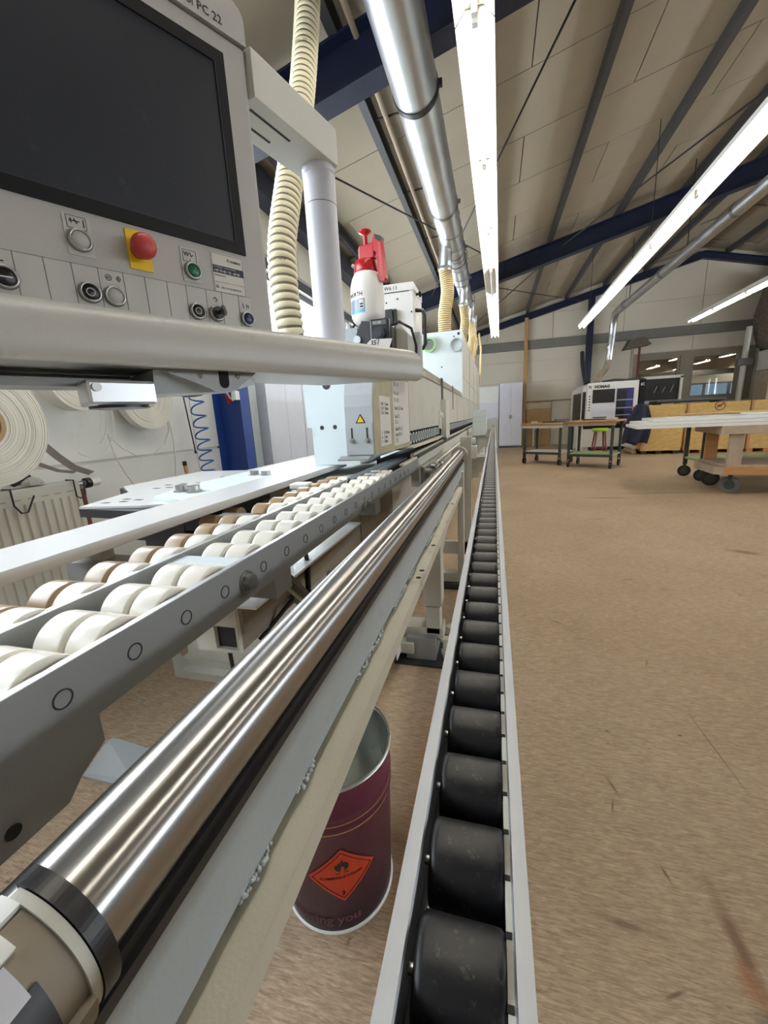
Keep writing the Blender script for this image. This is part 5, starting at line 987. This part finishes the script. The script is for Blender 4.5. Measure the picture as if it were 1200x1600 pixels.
# ================================================================== TROLLEYS, STOOL, CRATES, BOARDS
def caster(par, x, y, r=.072, m=M_black, turn=False):
    Q = Matrix.Translation((x, y, 0)) @ Matrix.Rotation(rad(62) if turn else 0, 4, 'Z')
    c = obj('caster', B().cyl((-.016, 0, r), (.016, 0, r), r, n=24).xf(Q), m, par, local=True); obj('hub', B().cyl((-.018, 0, r), (.018, 0, r), r * .55, n=18).xf(Q), M_trolley, c, local=True)
    obj('fork', B().box(-.026, -.019, -.02, .02, r, r * 2 + .03).box(.019, .026, -.02, .02, r, r * 2 + .03).box(-.026, .026, -.03, .03, r * 2 + .02, r * 2 + .035).cyl((-.03, 0, r), (.03, 0, r), .012, n=8).xf(Q), M_trolley, c, local=True)
def trolley(loc, rz, L_, D, H, lab, topm, edgem, shm, cr=.068):
    t = thing('bench_trolley', lab, 'trolley', loc, rz)
    o = lambda n_, m_, mt, **k: obj(n_, m_, mt, t, local=True, **k)
    o('top', B().box(-.05, L_ + .05, -.05, D + .05, H - .035, H, .003), topm); o('apron', B().box(-.03, L_ + .03, -.02, 0, H - .10, H - .035).box(-.03, L_ + .03, D, D + .02, H - .10, H - .035), edgem)
    for x in (.02, L_ - .02):
        for y in (.02, D - .02): o('leg', B().box(x - .025, x + .025, y - .02, y + .02, 2 * cr + .03, H - .035), M_trolley); caster(t, x, y, cr, turn=cr > .08)
    o('shelf', B().box(.0, L_, .0, D, 2 * cr + .11, 2 * cr + .142, .003), shm); o('shelf_frame', B().box(-.005, L_ + .005, -.008, 0, 2 * cr + .085, 2 * cr + .135).box(-.005, L_ + .005, D, D + .008, 2 * cr + .085, 2 * cr + .135), M_trolley if edgem is not M_greenedge else M_greenedge)
    return t
trolley((.66, 9.83, 0), rad(-33), .86, .62, .90, 'bench trolley with white lower shelf in front of the leaning chipboard', M_tabletop, M_laminate, M_laminate)
trolley((1.47, 9.02, 0), rad(-28.7), .83, .62, .93, 'bench trolley with green-edged lower shelf in front of the white cabinet machine', M_tabletop, M_greywood, M_greenedge)
single('offcut_board', B().box(1.05, 1.45, 9.80, 9.98, .90, .93), M_graphite, (1.25, 9.9, .90), 'dark offcut lying on the trolley in front of the leaning chipboard', 'board')
single('tool_case', B().box(1.30, 1.58, 9.64, 9.82, .90, .99, .015), M_greylam, (1.44, 9.73, .90), 'small grey tool case on the trolley in front of the leaning chipboard', 'case')
single('offcut_board', B().box(1.75, 2.15, 9.05, 9.30, .93, .955), M_graphite, (1.95, 9.2, .93), 'dark grey offcut lying on the trolley beside the green stool', 'board')
t = thing('stool', 'small stool with lime green seat and red-brown legs behind the trolley', 'stool', (2.55, 11.2, 0))
obj('seat', B().lathe([(0, .60), (.17, .60), (.185, .62), (.185, .65), (.17, .675), (0, .68)], (2.55, 11.2, 0), (0, 0, 1), 28), M_lime, t)
for a in range(4): q = rad(45 + 90 * a); obj('leg', B().cyl((2.55 + .21 * cos(q), 11.2 + .21 * sin(q), 0), (2.55 + .13 * cos(q), 11.2 + .13 * sin(q), .60), .019, n=10), M_stoolleg, t)
obj('ring', B().sweep([(2.55 + .18 * cos(2 * pi * i / 24), 11.2 + .18 * sin(2 * pi * i / 24), .2) for i in range(25)], .011, 8), M_stoolleg, t)
# plywood crates
for i, (x0, x1, y, lab) in enumerate(((3.52, 4.33, 11.2, 'yellow plywood crate with the navy jacket hanging on it'), (4.43, 5.60, 11.2, 'yellow plywood crate with a round dark emblem'), (5.68, 6.9, 11.2, 'yellow plywood crate at the right edge behind the boards'))):
    t = thing('plywood_crate', lab, 'crate', ((x0 + x1) / 2, y + .4, 0))
    obj('front_panel', B().box(x0, x1, y, y + .02, .08, .72, .003), M_osb, t); obj('front_panel', B().box(x0, x1, y, y + .02, .73, 1.165, .003), M_osb, t); obj('back_panel', B().box(x0, x1, y + .86, y + .88, .08, 1.165), M_osb, t); obj('side_panel', B().box(x1 - .02, x1, y + .02, y + .86, .08, 1.165), M_osb, t); obj('floor_panel', B().box(x0, x1 - .02, y + .02, y + .86, .08, .11), M_ply, t); obj('corner_post', B().box(x0 - .05, x0, y, y + .06, .08, 1.165).box(x0 - .05, x0, y + .82, y + .88, .08, 1.165), M_ply, t); obj('skid', B().box(x0 + .3, x0 + .42, y + .02, y + .86, 0, .08).box(x1 - .15, x1 - .03, y + .02, y + .86, 0, .08).box(x0 - .02, x0 + .1, y + .02, y + .86, 0, .08), M_darksteel if i == 0 else M_ply, t)
    if i == 1: obj('emblem', B().ring((5.02, y, 1.08), (5.02, y - .003, 1.08), .105, .088, 28).obox((4.96, y - .002, 1.05), (5.08, y - .002, 1.12), .03, .004, (0, 1, 0)).obox((4.97, y - .002, 1.10), (5.04, y - .002, 1.06), .02, .004, (0, 1, 0)), M_stoolleg, t, label='round dark printed emblem')
for k, z in enumerate((.06, .18, .30)): single('paper_roll', B().cyl((3.36, 11.30, z), (3.36, 11.95, z), .06, n=18), M_paper if k % 2 else M_core, (3.36, 11.6, z - .06), ('%s paper roll stacked beside the crate with the jacket' % ('lowest', 'middle', 'topmost')[k]), 'roll') if k else single('paper_roll', B().cyl((3.36, 11.30, .06), (3.36, 11.95, .06), .06, n=18), M_core, (3.36, 11.6, 0), 'lowest paper roll stacked beside the crate with the jacket', 'roll')
# jacket draped over the crate corner
jv = []; jf = []; W_, H_ = 16, 14
for j in range(H_ + 1):
    v = j / H_; z = 1.22 - v * .95
    for i in range(W_ + 1):
        u = i / W_; wdt = .13 + .16 * min(1, v * 2.2) - .10 * max(0, v - .75); xx = 3.40 - .10 * v + (u - .5) * 2 * wdt; jv.append((xx, 11.12 - .05 * sin(u * pi * 4 + v * 2) * (.3 + v) - .05 * sin(pi * u), z + .03 * sin(u * pi * 3) * v - .05 * abs(u - .5) * (1 - v)))
n1 = W_ + 1
for j in range(H_):
    for i in range(W_): jf.append((j * n1 + i, j * n1 + i + 1, (j + 1) * n1 + i + 1, (j + 1) * n1 + i))
jk = single('jacket', B().add(jv, jf, True), M_cloth, (3.4, 11.15, .3), 'dark navy jacket hanging over the corner of a plywood crate', 'jacket')
sm_ = jk.modifiers.new('thickness', 'SOLIDIFY'); sm_.thickness = .03
# wooden cart with white boards
wc = thing('board_cart', 'heavy wooden cart on grey casters carrying a stack of white boards', 'cart', (2.88, 6.0, 0), rad(-4))
o = lambda n_, m_, mt, **k: obj(n_, m_, mt, wc, local=True, **k)
o('frame', B().box(-.06, 2.0, -.02, .06, .25, .35, .004).box(-.06, 2.0, .72, .80, .25, .35, .004), M_ply); o('frame', B().prism([(-.06, .0), (-.06, .78), (-.14, .72), (-.14, .06)], 'z', .25, .35).box(-.06, .0, .06, .70, .25, .35), M_greywood); o('shelf', B().box(-.05, 2.0, .0, .78, .35, .375), M_greywood)
for x in (-.03, 1.86):
    for y in (.0, .70): o('leg', B().box(x, x + .14, y, y + .06, .35, .76, .003), M_ply if y else M_greywood)
o('top', B().box(-.14, 2.1, -.06, .84, .76, .86, .004), M_greywood)
for x in (.06, 1.85):
    for y in (.10, .68): caster(wc, x, y, .108, M_greylam if y < .5 else M_black, True)
t = None
for k, (dx, dy, z, ln, wd_, mt, lab) in enumerate(((0, 0, .862, 3.0, .95, M_laminate, 'lowest white board of the stack on the wooden cart'), (.05, .02, .903, 2.9, .92, M_laminate, 'middle white board of the stack on the wooden cart'), (.22, .08, .944, 2.6, .84, M_fence, 'topmost white board of the stack on the wooden cart'))):
    q = [(1.80 + dx, 6.02 + dy), (1.92 + dx + ln, 5.90 + dy), (1.92 + dx + ln, 5.90 + dy + wd_), (1.94 + dx, 6.98 + dy * .5)]
    single('white_board', B().prism(q, 'z', z, z + .038), mt, (3.0, 6.4, z), lab, 'board', 'white boards on the wooden cart')
for k, (x0, x1, y0, y1, lab) in enumerate(((3.15, 3.6, 6.3, 6.75, 'small white offcut on the white boards, nearest its tip'), (3.45, 4.3, 6.0, 6.6, 'large white offcut on the white boards at the right'))): single('white_offcut', B().prism([(x0, y0), (x1 - .1, y0 - .03), (x1, y1), (x0 + .12, y1)], 'z', .983, 1.0), M_white, ((x0 + x1) / 2, (y0 + y1) / 2, .983), lab, 'offcut')
# steel trolley behind with long boards
st2 = trolley((3.02, 7.06, 0), rad(2), 1.5, .56, .92, 'dark steel trolley behind the wooden cart carrying grey and tan boards', M_greywood, M_trolley, M_greenedge, .09)
for k, (x0, x1, y0, y1, z, h, mt, lab) in enumerate(((2.85, 5.2, 7.12, 7.58, .921, .04, M_greylam, 'dark grey board lying lowest on the steel trolley'), (2.95, 5.3, 7.14, 7.56, .962, .02, M_graphite, 'black board on the steel trolley under the tan board'), (2.70, 5.4, 7.16, 7.58, .983, .022, M_chip, 'long tan board topmost on the steel trolley'))):
    single('long_board', B().box(x0, x1, y0, y1, z, z + h, .002), mt, ((x0 + x1) / 2, (y0 + y1) / 2, z), lab, 'board', 'boards on the steel trolley')
single('white_block', B().box(3.22, 3.45, 7.02, 7.08, .921, .975, .003), M_paper, (3.3, 7.1, .921), 'small white block at the edge of the steel trolley', 'block')
